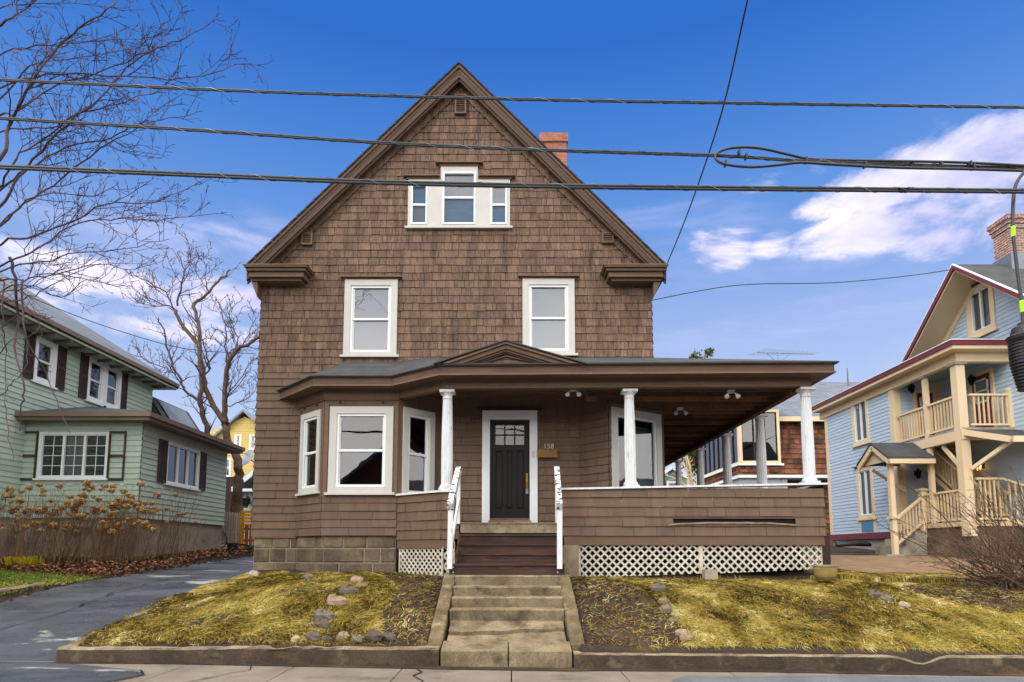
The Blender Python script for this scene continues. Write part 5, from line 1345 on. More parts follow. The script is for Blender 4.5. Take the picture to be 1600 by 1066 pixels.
# main hipped roof
xe, yb_, zE = -12.62, 22.9, 7.90; pt = .66
m = MB(); h_ = 4.5
A = [(xe, 5.4, zE), (xe, yb_, zE), (xe-2*h_+.4, yb_, zE), (xe-2*h_+.4, 5.4, zE)]; r0_ = (xe-h_+.2, 5.4+h_, zE+pt*h_); r1_ = (xe-h_+.2, yb_-h_, zE+pt*h_)
V_ = lambda p: Vector(p)
rstrips(m, V_(A[0]), V_(A[1]), V_(r1_), V_(r0_), 16); rstrips(m, V_(A[1]), V_(A[2]), V_(r1_), V_(r1_), 10); rstrips(m, V_(A[2]), V_(A[3]), V_(r0_), V_(r1_), 10); rstrips(m, V_(A[3]), V_(A[0]), V_(r0_), V_(r0_), 10)
gr = m.build('main_roof', M['greenrf'], gh)
m = MB(); m.box(xe-.06, xe+.05, 5.4, yb_+.05, zE-.14, zE-.01); m.box(xe-.10, xe-.06, 5.4, yb_, zE-.26, zE-.10); m.box(-19, xe, yb_-.0, yb_+.06, zE-.2, zE-.01); m.build('gutter', M['gutter'], gr)
m = MB(); m.box(-13.3, xe-.02, 5.4, yb_, zE-.24, zE-.18, .2); m.box(-19, -13.2, 22.2, yb_, zE-.24, zE-.18); m.build('soffit', M['green'], gr)
y = 8
while y < 22.6: m = MB(); m.box(-13.2, xe-.1, y, y+.05, zE-.32, zE-.22); m.box(xe-.11, xe-.03, y+.01, y+.04, zE-.32, zE-.26); m.build('rafter_tail', M['gutter'], gr); y += .62
# hipped wing
XW1, YW1, YW2 = -10.02, 16.6, 21.6
gf = frame(0, YW1, 1, 0); gsd = frame(XW1, 0, 0, 1)
wf = fb(58, 676, 172, 748, YW1); wsd = gwin(261, 312, 689.5, 756, XW1)
mb = MB(); hz = lambda w: (w[0]+.03, w[1]-.03, w[2]+.03, w[3]-.03)
siding(mb, gf, rect(-13.2, XW1, 2.5, 5.2), [hz(wf)], ch=.15, wmin=99, wmax=100, depth=.02, jit=0); siding(mb, gsd, rect(YW1, YW2, 2.5, 5.2), [hz(wsd)], ch=.15, wmin=99, wmax=100, depth=.02, jit=0)
siding(mb, frame(XW1, YW2, -1, 0), rect(0, 3.2, 2.5, 5.2), [], ch=.15, wmin=99, wmax=100, depth=.02, jit=0)
mb.build('wing_wall', M['green'], gh)
m = MB(); m.box(-13.2, XW1-.04, YW1+.04, YW2-.04, 1.0, 2.5); m.build('wing_foundation', M['fnd'], gh)
window(gh, gf, *wf, t=.05, back='curtain', backs=['dark', 'curtain', 'dark'], trim='white', style='3', cap=None, bars=4, sill=True)
window(gh, gsd, *wsd, t=.05, back='dark', backs=['dark', 'dark', 'dark'], trim='white', style='3', cap=None, sill=True)
shut(gf, wf[0]-.47, wf[0]-.03, wf[2]-.05, wf[3]+.03, gh, 'open frame shutter with most slats missing', False); shut(gf, wf[1]+.02, wf[1]+.47, wf[2]-.05, wf[3]+.03, gh, 'open frame shutter with most slats missing', False)
shut(gsd, wsd[0]-.45, wsd[0]-.02, wsd[2], wsd[3], gh); shut(gsd, wsd[1]+.02, wsd[1]+.42, wsd[2], wsd[3], gh)
m = MB(); ap = PX(121, 628, -13.2); o = .42; zz_ = 5.30
q = [Vector((-13.2, YW1-o, zz_)), Vector((XW1+o, YW1-o, zz_)), Vector((XW1+o, YW2+o, zz_)), Vector((-13.2, YW2+o, zz_))]; apx = Vector((-13.19, (YW1+YW2)/2, max(6.0, ap.z)))
for i in range(3): rstrips(m, q[i], q[i+1], apx, apx, 8)
wr = m.build('wing_roof', M['roofing'], gh)
m = MB(); wp = [(-13.2, YW1), (XW1, YW1), (XW1, YW2), (-13.2, YW2)]
def band2(m, path, o0, o1, z0, z1):
    A = offs(path, o0); B = offs(path, o1)
    for i in range(len(path)-1): m.hexa([(*B[i], z0), (*B[i+1], z0), (*A[i+1], z0), (*A[i], z0)], [(*B[i], z1), (*B[i+1], z1), (*A[i+1], z1), (*A[i], z1)])
band2(m, wp, .30, .44, 5.17, 5.295); band2(m, wp, .0, .38, 5.08, 5.17); m.build('wing_fascia', M['gutter'], wr)
M['patch'] = mat('pale_scraped_paint', 'cdd9cf', 'b7c8bb', .7, 5, .6)
for k in range(13):
    fr_, u_ = (gf, -12.95+k*.36) if k < 8 else (gsd, YW1+.25+(k-8)*.42)
    m = MB(); u_ += rnd.uniform(-.05, .05); z = 3.39; w_ = rnd.uniform(.07, .12)
    m.extrude([fr_(u_+w_*math.cos(a)*rnd.uniform(.7, 1.1), z+.035*math.sin(a)*rnd.uniform(.6, 1.1), .024) for a in [q*math.pi/4 for q in range(8)]], fr_(0, 0, .004)-fr_(0, 0, 0)); m.build('paint_patch', M['patch'], gh)
# rear wing of the green house, seen over the low roof
m = MB(); m.box(-15.4, -12.0, 22.35, 24.9, 1.5, 4.85); m.build('rear_wall', M['green'], gh)
m = MB(); rz = 7.35
ye_ = 25.2
rstrips(m, Vector((-11.65, 22.4, 4.8)), Vector((-11.65, ye_, 4.8)), Vector((-13.4, ye_, rz)), Vector((-13.4, 22.4, rz)), 10); rstrips(m, Vector((-15.2, ye_, 4.8)), Vector((-15.2, 22.4, 4.8)), Vector((-13.4, 22.4, rz)), Vector((-13.4, ye_, rz)), 10)
m.face([(-15.2, 22.45, 4.75), (-11.7, 22.45, 4.75), (-13.4, 22.45, rz-.1)]); m.face([(-15.2, ye_-.1, 4.75), (-11.7, ye_-.1, 4.75), (-13.4, ye_-.1, rz-.1)]); rr_ = m.build('rear_roof', M['roofing'], gh)
m = MB(); f_ = lambda y, t_: Vector((-11.65-1.75*t_+.03, y, 4.8+(rz-4.8)*t_+.05))
m.face([f_(22.8, .3), f_(24.8, .3), f_(24.8, .95), f_(22.8, .95)]); m.build('metal_roof_panel', M['roofblue'], rr_)

# ------------------------------------------------------------ back yard at left
yh = thing('yellow_house', (-19.2, 46, 2.5), 'distant pale yellow gabled house beyond the bare tree', 'house')
Yy = 45; yf = frame(0, Yy, 1, 0); cx_ = P(383, 645, Yy).x; zpk_ = P(383, 645, Yy).z; zev = P(340, 690, Yy).z
ywins = [fb(366, 679, 378, 703, Yy), fb(389, 679, 401, 703, Yy), fb(350, 716, 362, 746, Yy)]
mb = MB(); siding(mb, yf, [(cx_-3, 2), (cx_+3, 2), (cx_+3, zev+.5), (cx_, zpk_-.3), (cx_-3, zev+.5)], [hz(w) for w in ywins], ch=.2, wmin=99, wmax=100, depth=.02, jit=0); mb.build('wall', M['yellow'], yh)
for w in ywins: window(yh, yf, *w, t=.1, back='dark', cap=None, trim='white', sill=False)
m = MB()
for sg in (-1, 1):
    a_ = Vector((cx_, Yy-.4, zpk_)); b_ = Vector((cx_+sg*3.5, Yy-.4, zpk_-3.5*.93)); d_ = Vector((0, 9, 0)); u_ = Vector((0, 0, .18)); m.hexa([a_, b_, b_+d_, a_+d_], [a_+u_, b_+u_, b_+d_+u_, a_+d_+u_])
m.build('roof', M['roofblue'], yh)
m = MB(); m.box(cx_-2.9, cx_+2.9, Yy+.1, Yy+8, 2, zev+.4); m.build('side_wall', M['yellow'], yh)
# small green outbuilding
Yg = 31; gg = thing('green_shed', (-12.6, 31, 2), 'small green outbuilding with white eaves beside the brown house corner', 'shed')
a_ = P(371, 764, Yg); b_ = P(396, 743, Yg); m = MB(); m.box(a_.x+.35, a_.x+4, Yg, Yg+4, 1.8, a_.z); gwl = m.build('wall', M['green'], gg)
m = MB(); dd_ = Vector((0, 4.4, 0)); u_ = Vector((0, 0, .14)); pk_ = Vector((a_.x+2.3, Yg-.3, a_.z+(b_.z-a_.z)*2.3/(b_.x-a_.x))); aa_ = Vector((a_.x-.1, Yg-.3, a_.z)); cc_ = Vector((a_.x+4.6, Yg-.3, a_.z))
m.hexa([aa_, pk_, pk_+dd_, aa_+dd_], [aa_+u_, pk_+u_, pk_+dd_+u_, aa_+dd_+u_]); m.hexa([pk_, cc_, cc_+dd_, pk_+dd_], [pk_+u_, cc_+u_, cc_+dd_+u_, pk_+dd_+u_]); m.build('roof', M['roofblue'], gg)
m = MB(); m.bar(aa_-Vector((0, .02, .05)), pk_-Vector((0, .02, .05)), .06, .22); m.box(a_.x-.15, a_.x+1.6, Yg-.34, Yg, a_.z-.16, a_.z-.02); m.build('eave_board', M['white'], gg)
def lantern(parent, fr, u, z, s=1., lit=False, d=.0):
    m = MB(); c = fr(u, z, d+.17*s); m.fbox(fr, u-.05*s, u+.05*s, z-.06*s, z+.12*s, d, d+.025); m.tube([fr(u, z+.06*s, d), fr(u, z+.10*s, d+.1*s), c+Vector((0, 0, .17*s))], .012*s, 5)
    m.lathe(c, [(.05*s, -.17*s), (.065*s, -.15*s), (.06*s, -.14*s)], 6); m.lathe(c, [(.115*s, .06*s), (.12*s, .075*s), (.03*s, .17*s), (.012*s, .21*s)], 6)
    for k in range(6): a = k*math.pi/3; m.tube([c+Vector((.06*s*math.cos(a), .06*s*math.sin(a), -.14*s)), c+Vector((.1*s*math.cos(a), .1*s*math.sin(a), .065*s))], .007*s, 4)
    l = m.build('wall_lantern', M['black'], parent)
    g = MB(); g.lathe(c, [(.053*s, -.138*s), (.09*s, .055*s)], 6); g.build('lantern_glass', M['amber' if lit else 'dark'], l)
p = P(387, 784, Yg-.1); lantern(gwl.parent, frame(0, Yg, 1, 0), p.x, p.z, 1.9)
m = MB(); c = P(389, 716, 28.5); dish = thing('satellite_dish', c, 'grey satellite dish high on a bracket left of the brown house', 'satellite dish')
ax_ = Vector((-.5, -.75, .35)).normalized(); e1 = ax_.orthogonal().normalized(); e2 = ax_.cross(e1)
vs = []; fs = []
for i in range(5):
    r = .42*i/4
    for k in range(16): a = k*math.pi/8; vs.append(c+(e1*math.cos(a)+e2*math.sin(a))*r+ax_*(r*r*.45))
for i in range(4):
    for k in range(16): fs.append((i*16+k, i*16+(k+1) % 16, (i+1)*16+(k+1) % 16, (i+1)*16+k))
m.add(vs, fs); m.build('dish', M['lash'], dish, smooth=True)
m = MB(); m.tube([c-ax_*.02, c+Vector((.25, .3, -.25)), c+Vector((.7, .3, -.35))], .03, 6); m.tube([c-e2*.35+ax_*.05, c+ax_*.5], .015, 5); m.lathe(c+ax_*.5, [(.03, -.05), (.04, .05)], 6); m.build('bracket', M['lash'], dish)
# picket fence
pf_ = thing('picket_fence', P(358, 838, 22.7), 'weathered pale picket fence behind the driveway end', 'fence')
m = MB(); pa = P(334, 842, 22.7); pb_ = P(376, 842, 22.7); n = 12
for i in range(n):
    x = pa.x+(pb_.x-pa.x)*i/(n-1); z1 = P(350, 799+2*i/n, 22.7).z; m = MB()
    m.extrude([(x-.032, 22.7, pa.z-.15), (x+.032, 22.7, pa.z-.15), (x+.032, 22.7, z1-.05), (x, 22.7, z1), (x-.032, 22.7, z1-.05)], (0, .025, 0), rnd.random()); m.build('picket', M['picket'], pf_)
m = MB(); 
for z in (pa.z+.2, pa.z+.85): m.box(pa.x-.1, pb_.x+.1, 22.73, 22.78, z, z+.07)
m.build('fence_rail', M['picket'], pf_)
pl = thing('yellow_pallet', P(385, 822, 22.4), 'bright yellow painted pallet leaning above orange boards', 'pallet')
m = MB(); a_ = P(375, 822, 22.4); b_ = P(395, 797, 22.4)
for k in range(5): z = a_.z+(b_.z-a_.z)*k/5; m.box(a_.x, b_.x+.6, 22.4, 22.43, z, z+.09, rnd.random())
m.build('board', M['pallety'], pl)
m = MB()
for x in (a_.x+.02, a_.x+.5, a_.x+.95): m.box(x, x+.08, 22.43, 22.52, a_.z, b_.z)
m.build('stringer', M['pallety'], pl)
bo = thing('board_gate', P(385, 855, 22.2), 'orange stained upright boards of a low gate by the house corner', 'gate')
a_ = P(374, 860, 22.2); b_ = P(394, 820, 22.2)
for k in range(6):
    m = MB(); x = a_.x+k*.16; m.box(x, x+.13, 22.2, 22.225, a_.z, b_.z-.02*(k % 2), rnd.random()); m.build('board', M['pallety' if k == 0 else 'palleto'], bo)
m = MB(); m.box(a_.x, a_.x+.95, 22.225, 22.27, a_.z+.3, a_.z+.4); m.box(a_.x, a_.x+.95, 22.225, 22.27, b_.z-.2, b_.z-.1); m.build('gate_rail', M['palleto'], bo)
def ring(m, c, r, t, ax=(1, 0, 0), n=24, k=6):
    c = Vector(c); ax = Vector(ax).normalized(); e1 = ax.orthogonal().normalized(); e2 = ax.cross(e1)
    m.tube([c+(e1*math.cos(2*math.pi*i/n)+e2*math.sin(2*math.pi*i/n))*r for i in range(n+1)], t, k, cap=False)
wl = thing('bicycle_wheel', P(346, 852, 22.1), 'spoked wheel leaning against the green wing foundation', 'wheel')
c = P(344, 843, 22.1); m = MB(); ring(m, c, .3, .02, (.35, 1, .1)); m.build('tyre', M['black'], wl); m = MB()
for k in range(10): a = k*.628; m.tube([c, c+Vector((math.cos(a)*.28, -.1*math.cos(a), math.sin(a)*.28))], .004, 3)
m.build('spokes', M['lash'], wl)
m = MB(); c = P(383, 862, 21.5); c.z = G(c.x, 21.5)+.08
for k in range(6): ring(m, c+Vector((.08*k-.2, .06*k, .05+.03*math.sin(k*2))), .26-.02*k, .022, (rnd.gauss(0, .25), rnd.gauss(0, .25), 1), 18)
tag(m.build('garden_hose', M['black'], smooth=True), 'coiled black hose lying at the far end of the driveway', 'hose')
m = MB(); a_ = P(340, 800, 33); 
for k in range(12): m.box(a_.x-1.5+k*.3, a_.x-1.5+k*.3+.28, 33, 33.04, 1.8, P(340, 745, 33).z, rnd.random())
tag(m.build('board_fence', M['darkbrown']), 'dark brown board fence standing behind the pale pickets', 'fence')

# ------------------------------------------------------------ blue house, right
bh = thing('blue_house', (14, 19, 1.8), 'light blue clapboard house with cream trim, maroon eaves and two storey corner porch', 'house')
XB, XI, YF, YM, YR = 11.85, 13.25, 16.1, 18.9, 23.1
bs = frame(XB, 0, 0, -1)     # u = -y
bback = frame(0, YM, 1, 0); bi = frame(XI, 0, 0, -1)
def bwin(px0, px1, yt, yb, X):
    a = PX(px0, yt, X); b = PX(px0, yb, X); c = PX(px1, yt, X); return (-a.y, -c.y, b.z, a.z)
bw1 = bwin(1331, 1356, 624, 699, XB); bw2 = bwin(1339, 1364, 733, 812, XB); zb0 = 2.22
mb = MB(); siding(mb, bs, rect(-YR, -YM, zb0, 6.75), [hz(bw1), hz(bw2)], ch=.115, wmin=99, wmax=100, depth=.014, jit=0)
zsl = 4.86
d1_ = fb(1449, 598, 1480, 700, YM); bdoor = (12.62, 13.2, zsl, 6.55)
siding(mb, bback, rect(XB, XI, zb0, 7.0), [], ch=.115, wmin=99, wmax=100, depth=.014, jit=0)
bgw = (-17.15, -16.05, PX(1520, 520, XI).z, PX(1552, 440, XI).z)
bgw = (-17.42, -16.40, 7.66, 9.12)
siding(mb, bi, [(-YM, zb0), (-14.4, zb0), (-14.4, PX(1515, 397, 12.45).z-.24-2.35*(PX(1515, 397, 12.45).z-PX(1432, 556, 12.45).z)/2.5), (-16.75, PX(1515, 397, 12.45).z-.24), (-YM, PX(1515, 397, 12.45).z-.24-2.15*(PX(1515, 397, 12.45).z-PX(1432, 556, 12.45).z)/2.5)], [hz(bgw)], ch=.115, wmin=99, wmax=100, depth=.014, jit=0)
siding(mb, frame(XI, 14.4, 1, 0), rect(0, 6, zb0, 7.6), [], ch=.115, wmin=99, wmax=100, depth=.014, jit=0)
siding(mb, frame(20, YR, -1, 0), rect(0, 8.1, zb0, 7.0), [], ch=.115, wmin=99, wmax=100, depth=.014, jit=0)
bwall = mb.build('wall', M['blue'], bh)
m = MB(); m.fbox(bs, -YR-.02, -YM, zb0-.2, zb0, -.02, .04); m.build('water_table', M['maroon'], bh)
m = MB(); m.box(XB+.05, 20, YM, YR-.05, 1.5, zb0-.1); m.build('foundation', M['fnd'], bh)
m = MB(); m.fbox(bs, -YR, -YR+.17, zb0, 6.75, .0, .03); m.fbox(bs, -YM-.2, -YM+.01, zb0, 6.75, .0, .03); m.fbox(bback, XB-.02, XB+.2, zb0, 6.75, 0, .03); m.fbox(bs, -YR, -YM, 6.62, 6.85, .0, .035); m.fbox(bback, XI-.2, XI-.0, zb0, 7, .014, .03); m.fbox(bi, -YM, -YM+.15, zb0, 7, .014, .03)
m.build('corner_board', M['cream'], bh)
window(bh, bs, *bw1, t=.12, back='dark', trim='cream', style='2', cap=None); window(bh, bs, *bw2, t=.12, back='curtain', backs=['curtain', 'curtain'], trim='cream', style='2', cap='browntrim')
m = MB(); m.fbox(bs, bw2[0], bw2[1], zb0, bw2[2]-.05, 0, .03); o = m.build('apron', M['cream'], bh); m = MB(); m.fbox(bs, bw2[0]+.12, bw2[1]-.12, zb0+.02, bw2[2]-.1, .03, .036); m.build('apron_panel', M['bluefilm'], o)
window(bh, bi, *bgw, t=.16, back='curtain', backs=['curtain', 'curtain'], trim='cream', style='2', cap='browntrim')
# upper and lower eave: maroon gutter, cream soffit and beam
ep = [(XB, YR+.3), (XB, YF), (XI, YF)]
def bandL(m, path, o0, o1, z0, z1):
    A = offs(path, -o0); B = offs(path, -o1)
    for i in range(len(path)-1): m.hexa([(*A[i], z0), (*A[i+1], z0), (*B[i+1], z0), (*B[i], z0)], [(*A[i], z1), (*A[i+1], z1), (*B[i+1], z1), (*B[i], z1)])
ep2 = ep[::-1]
m = MB(); band2(m, ep2, 0, 0, 0, 0) if False else None
pth = [(XB, YR+.3), (XB, YF), (XI, YF)]
def bandR(m, o0, o1, z0, z1):      # outward = -x, then -y
    Q = lambda o: [(XB-o, YR+.3), (XB-o, YF-o), (XI+3, YF-o)]
    A = Q(o0); B = Q(o1)
    for i in range(2):
        xa = min(A[i+1][0], 14.5); m.hexa([(*B[i], z0), (*B[i+1], z0), (*A[i+1], z0), (*A[i], z0)], [(*B[i], z1), (*B[i+1], z1), (*A[i+1], z1), (*A[i], z1)])
m = MB(); bandR(m, .28, .38, 6.98, 7.10); pr = m.build('gutter', M['maroon'], bh)
m = MB(); bandR(m, .26, .40, 7.10, 7.125); m.build('drip_edge', M['white'], pr)
m = MB(); bandR(m, -.02, .34, 6.88, 6.98); bandR(m, -.12, .06, 6.62, 6.88); m.build('porch_beam', M['cream'], bh)
m = MB(); m.box(XB+.1, XI, YF+.1, YM, 6.84, 6.88); m.build('porch_ceiling', M['teal'], bh)
m = MB(); rstrips(m, Vector((XB-.4, YR+.3, 7.12)), Vector((XB-.4, YF-.4, 7.12)), Vector((XI+.02, YF+1.0, 7.65)), Vector((XI+.02, YR+.3, 7.65)), 5); rstrips(m, Vector((XB-.4, YF-.4, 7.12)), Vector((XI+3, YF-.4, 7.12)), Vector((XI+3, YF+1.0, 7.65)), Vector((XI, YF+1.0, 7.65)), 5)
rstrips(m, Vector((XI, YR+.3, 7.65)), Vector((XI, YM, 7.65)), Vector((17, YM, 9.0)), Vector((17, YR, 9.0)), 5)
m.build('porch_roof', M['roofing'], bh)
# cross gable roof
xg0, xg1 = 12.45, 19; pkb = Vector((0, 16.75, PX(1515, 397, 12.45).z)); yl, zl_ = 19.25, PX(1432, 556, 12.45).z
m = MB()
for (ye, sg) in ((yl, 1), (2*16.75-yl, -1)):
    rstrips(m, Vector((xg0, ye, zl_)), Vector((xg1, ye, zl_)), Vector((xg1, 16.75, pkb.z)), Vector((xg0, 16.75, pkb.z)), 12)
gr2 = m.build('gable_roof', M['roofing'], bh)
def rake(m, x0, x1, o0, o1):
    for ye in (yl, 2*16.75-yl):
        m.hexa([(x0, ye, zl_-o1), (x0, 16.75, pkb.z-o1), (x1, 16.75, pkb.z-o1), (x1, ye, zl_-o1)], [(x0, ye, zl_-o0), (x0, 16.75, pkb.z-o0), (x1, 16.75, pkb.z-o0), (x1, ye, zl_-o0)])
m = MB(); rake(m, xg0-.04, xg0+.0, .02, .15); m.build('rake_board', M['maroon'], gr2)
m = MB(); rake(m, xg0-.055, xg0+.02, -.012, .02); m.build('drip_edge', M['white'], gr2)
m = MB(); rake(m, xg0+.01, XI, .16, .20); m.build('soffit', M['cream'], gr2)
m = MB(); rake(m, XI-.035, XI-.016, .20, .40); m.build('frieze', M['cream'], gr2)
m = MB(); cy = 16.75*1; c = PX(1572, 400, 14.1); m.box(13.82, 14.40, 16.42, 17.0, 9.2, PX(1572, 362, 13.9).z); zc_ = PX(1572, 362, 13.9).z
for k, o in enumerate((.03, .06, .09)): m.box(13.82-o, 14.40+o, 16.42-o, 17.0+o, zc_+.075*k*1.6, zc_+.075*(k+1)*1.6)
m.box(13.86, 14.36, 16.46, 16.96, zc_+.36, zc_+.46); m.build('chimney', M['brickold'], bh)
m = MB(); m.box(13.78, 14.44, 16.38, 17.04, 9.2, PX(1572, 403, 13.9).z); m.build('flashing', M['lash'], bh)
# posts
def post(x, y, w, z0, z1, name='porch_post'):
    m = MB(); m.box(x-w/2, x+w/2, y-w/2, y+w/2, z0, z1); o = m.build(name, M['cream'], bh)
    if z1 > 6: k = MB(); k.box(x-w/2-.05, x+w/2+.05, y-w/2-.05, y+w/2+.05, z1-.06, z1); k.build('post_cap', M['fnd'], o)
    return o
Yp1 = XB*970/657; post(XB+.08, YF+.12, .23, 2.0, 6.62); post(XB+.06, Yp1, .12, 2.3, 6.62)
# floors
m = MB(); m.box(XB+.0, XI, YF, YM, zsl-.16, zsl); m.build('upper_floor', M['fnd'], bh); m = MB(); m.box(XB-.03, XB+.1, YF, YM, zsl-.32, zsl-.06); m.box(XB-.03, XI, YF-.03, YF+.1, zsl-.32, zsl-.06); m.build('floor_beam', M['cream'], bh)
m = MB(); m.box(XB+.0, XI+.0, YF, YM, 2.26, 2.38); m.build('lower_floor', M['creamrail'], bh)
m = MB(); m.box(XB+.05, XI+2.5, YF+.05, YM, 1.3, 2.26); m.build('porch_foundation', M['stone'], bh)
def railing(a, b, z0, z1, z0b=None, z1b=None, sp=.115, name='railing'):
    a = Vector(a); b = Vector(b); z0b = z0 if z0b is None else z0b; z1b = z1 if z1b is None else z1b; l = (b-a).length; n = int(l/sp)
    m = MB(); A0, B0, A1, B1 = Vector((a.x, a.y, z0)), Vector((b.x, b.y, z0b)), Vector((a.x, a.y, z1)), Vector((b.x, b.y, z1b))
    m.bar(A1, B1, .09, .055); m.bar(A0, B0, .05, .05)
    r = m.build(name, M['cream'], bh)
    m = MB()
    for i in range(1, n):
        t = i/n; p = A0.lerp(B0, t); q = A1.lerp(B1, t); m.bar(p, q, .035, .035, rnd.random(), up=(0, 1, 0))
    m.build('balusters', M['creamrail'], r); return r
railing((XB+.05, YM-.1), (XB+.05, Yp1+.08), zsl+.08, zsl+.88); railing((XB+.05, Yp1-.08), (XB+.05, YF+.3), zsl+.08, zsl+.88)
railing((XB+.28, YF+.05), (XI, YF+.05), zsl+.08, zsl+.88)
railing((XB+.05, YM-.95), (XB+.05, Yp1+.08), 2.45, 3.22); railing((XB+.05, Yp1-.08), (XB+.05, YF+.3), 2.45, 3.22); railing((XB+.28, YF+.05), (XB+1.0, YF+.05), 2.45, 3.5)
railing((XB+1.0, YF+.05), (XB+2.4, YF-.9), 2.45, 3.5, 1.7, 2.7)
for (x, y) in ((XB+.05, YM-.98),):
    m = MB(); m.box(x-.08, x+.08, y-.08, y+.08, 2.0, 3.35); m.box(x-.12, x+.12, y-.12, y+.12, 3.35, 3.41); m.build('newel_post', M['cream'], bh)
m = MB(); m.box(XB+1.3, XB+1.46, YF, YF+.16, zsl, zsl+1.0); m.lathe((XB+1.38, YF+.08, zsl+1.0), [(.1, 0), (.1, .04), (.03, .08)], 8); m.build('newel_post', M['cream'], bh)
# inner stair with balustrade
railing((XB+.7, YM-.15), (XB+.7, YF+.2), 4.3, 5.0, 2.3, 3.1); railing((XI-.15, YM-.15), (XI-.15, YF+.2), 4.3, 5.1, 2.3, 3.1)
m = MB(); 
for k in range(11):
    t = k/11; y = YM-.2-(YM-YF-.4)*t; z = 4.55-(4.55-2.38)*t; m.box(XB+.72, XI-.17, y-.26, y, z-.04, z)
m.bar((XB+.7, YM-.15, 4.25), (XB+.7, YF+.2, 2.25), .05, .24); m.build('stair_flight', M['creamrail'], bh)
# steps down to the yard with newel and handrail
px_ = PX(1392, 852, 10.75); m = MB(); xn, yn = 10.78, 17.55; m.box(xn-.065, xn+.065, yn-.065, yn+.065, 1.45, 4.18); m.box(xn-.12, xn+.12, yn-.12, yn+.12, 2.52, 2.6); m.build('entry_post', M['cream'], bh)
railing((XB, YM-1.0), (xn, yn), 2.45, 3.15, 1.75, 2.45)
m = MB()
for k in range(3): m.box(XB-.3*(k+1), XB-.3*k, YM-1.1, YM-.1, 1.3, 2.2-.22*k, rnd.random())
m.build('entry_step', M['fnd'], bh)
# little gabled canopy over the entry steps
def canopy():
    x0, x1 = 10.7, XB+.02; y0, y1 = 17.4, 18.7; ze_, zp_ = 4.22, 4.68; ym = (y0+y1)/2
    m = MB(); u = Vector((0, 0, .05))
    for a, b in ((y0-.15, ym), (ym, y1+.15)):
        za = ze_-.02 if a < ym-.1 else zp_+.06; zb = zp_+.06 if b == ym else ze_-.02
        q = [Vector((x0-.15, a, za)), Vector((x1, a, za)), Vector((x1, b, zb)), Vector((x0-.15, b, zb))]; m.hexa(q, [p+u for p in q])
    c = m.build('entry_canopy', M['roofing'], bh)
    m = MB(); m.extrude([(x0, y0, ze_-.05), (x0, ym, zp_-.03), (x0, y1, ze_-.05)], (.04, 0, 0)); m.bar((x0-.1, y0-.12, ze_-.1), (x0-.1, ym, zp_-.03), .06, .14); m.bar((x0-.1, y1+.12, ze_-.1), (x0-.1, ym, zp_-.03), .06, .14)
    m.box(x0-.1, x1, y0-.18, y0-.12, ze_-.16, ze_-.03); m.box(x0, x1, y0-.1, y0+.02, ze_-.16, ze_-.02); m.build('canopy_trim', M['cream'], c)
    m = MB(); m.bar((XB, y1-.1, 3.4), (x0+.2, y1-.1, 4.04), .07, .07); m.build('canopy_brace', M['cream'], c)
canopy()
# front canopy on braces
m = MB(); q = [Vector((XB+.05, YF-.02, 4.80)), Vector((XI+2, YF-.02, 4.80)), Vector((XI+2, YF-1.1, 4.42)), Vector((XB+.4, YF-1.1, 4.42))]; m.hexa([p-Vector((0, 0, .05)) for p in q], q); fc = m.build('front_canopy', M['roofing'], bh)
m = MB(); m.bar(q[3]-Vector((0, .03, .08)), q[2]-Vector((0, .03, .08)), .06, .15); m.bar(q[0]-Vector((.03, 0, .08)), q[3]-Vector((.03, 0, .08)), .06, .15); m.build('canopy_trim', M['cream'], fc)
m = MB(); m.bar((XB+.15, YF-.05, 3.75), (XB+.55, YF-.95, 4.36), .09, .09); m.bar((XB+.1, YF+.9, 4.5), (XB+.1, YF+.25, 3.8), .08, .08); m.build('canopy_brace', M['cream'], fc)
# doors on the porch, lanterns
def bdoor_(fr, u0, u1, z0, z1):
    m = MB(); t = .1; m.fbox(fr, u0-t, u0, z0, z1+t, 0, .05); m.fbox(fr, u1, u1+t, z0, z1+t, 0, .05); m.fbox(fr, u0, u1, z1, z1+t, 0, .05); c = m.build('door_casing', M['cream'], bh)
    m = MB(); m.fbox(fr, u0, u1, z0, z1, .01, .03); m.build('door', M['maroon'], c)
    m = MB(); k = .09
    for (a, b, c0, e) in ((u0+k, u1-k, z0+.9, z1-.12),):
        m.fbox(fr, a, b, c0, c0+.05, .03, .045); m.fbox(fr, a, b, e-.05, e, .03, .045); m.fbox(fr, a, a+.05, c0, e, .03, .045); m.fbox(fr, b-.05, b, c0, e, .03, .045); m.fbox(fr, a, b, (c0+e)/2-.02, (c0+e)/2+.02, .03, .045)
        p = MB(); p.fbox(fr, a+.04, b-.04, c0+.04, e-.04, .031, .035); p.build('pane', M['curtaingreen'], c)
    m.build('sash', M['white'], c)
bdoor_(bback, 12.55, 13.05, zsl, 6.5); bdoor_(bi, -17.45, -16.75, zsl, 6.55); bdoor_(bback, 12.9, 13.2, 2.38, 3.9)
p = P(1427, 606, YM-.2); lantern(bh, bback, p.x, p.z, .85); p = P(1437, 740, YM-.2); lantern(bh, bback, p.x, p.z, .85)
p = PX(1520, 594, XI-.1); lantern(bh, bi, -p.y, p.z, .85); p = PX(1532, 729, XI-.1); lantern(bh, bi, -min(p.y, 17.6), p.z, .9, lit=True)
m = MB(); p = P(1335, 853, 19.0)
for k in range(3): m.tube([p+Vector((-.55+.05*k, .1*k, .02+.04*k)), p+Vector((0, .1*k+.05, .05)), p+Vector((.5, .1*k, .03+.03*k))], .06, 7)
tag(m.build('hose_bundle', M['black'], smooth=True), 'black rolled bundle lying in front of the blue house foundation', 'bundle')
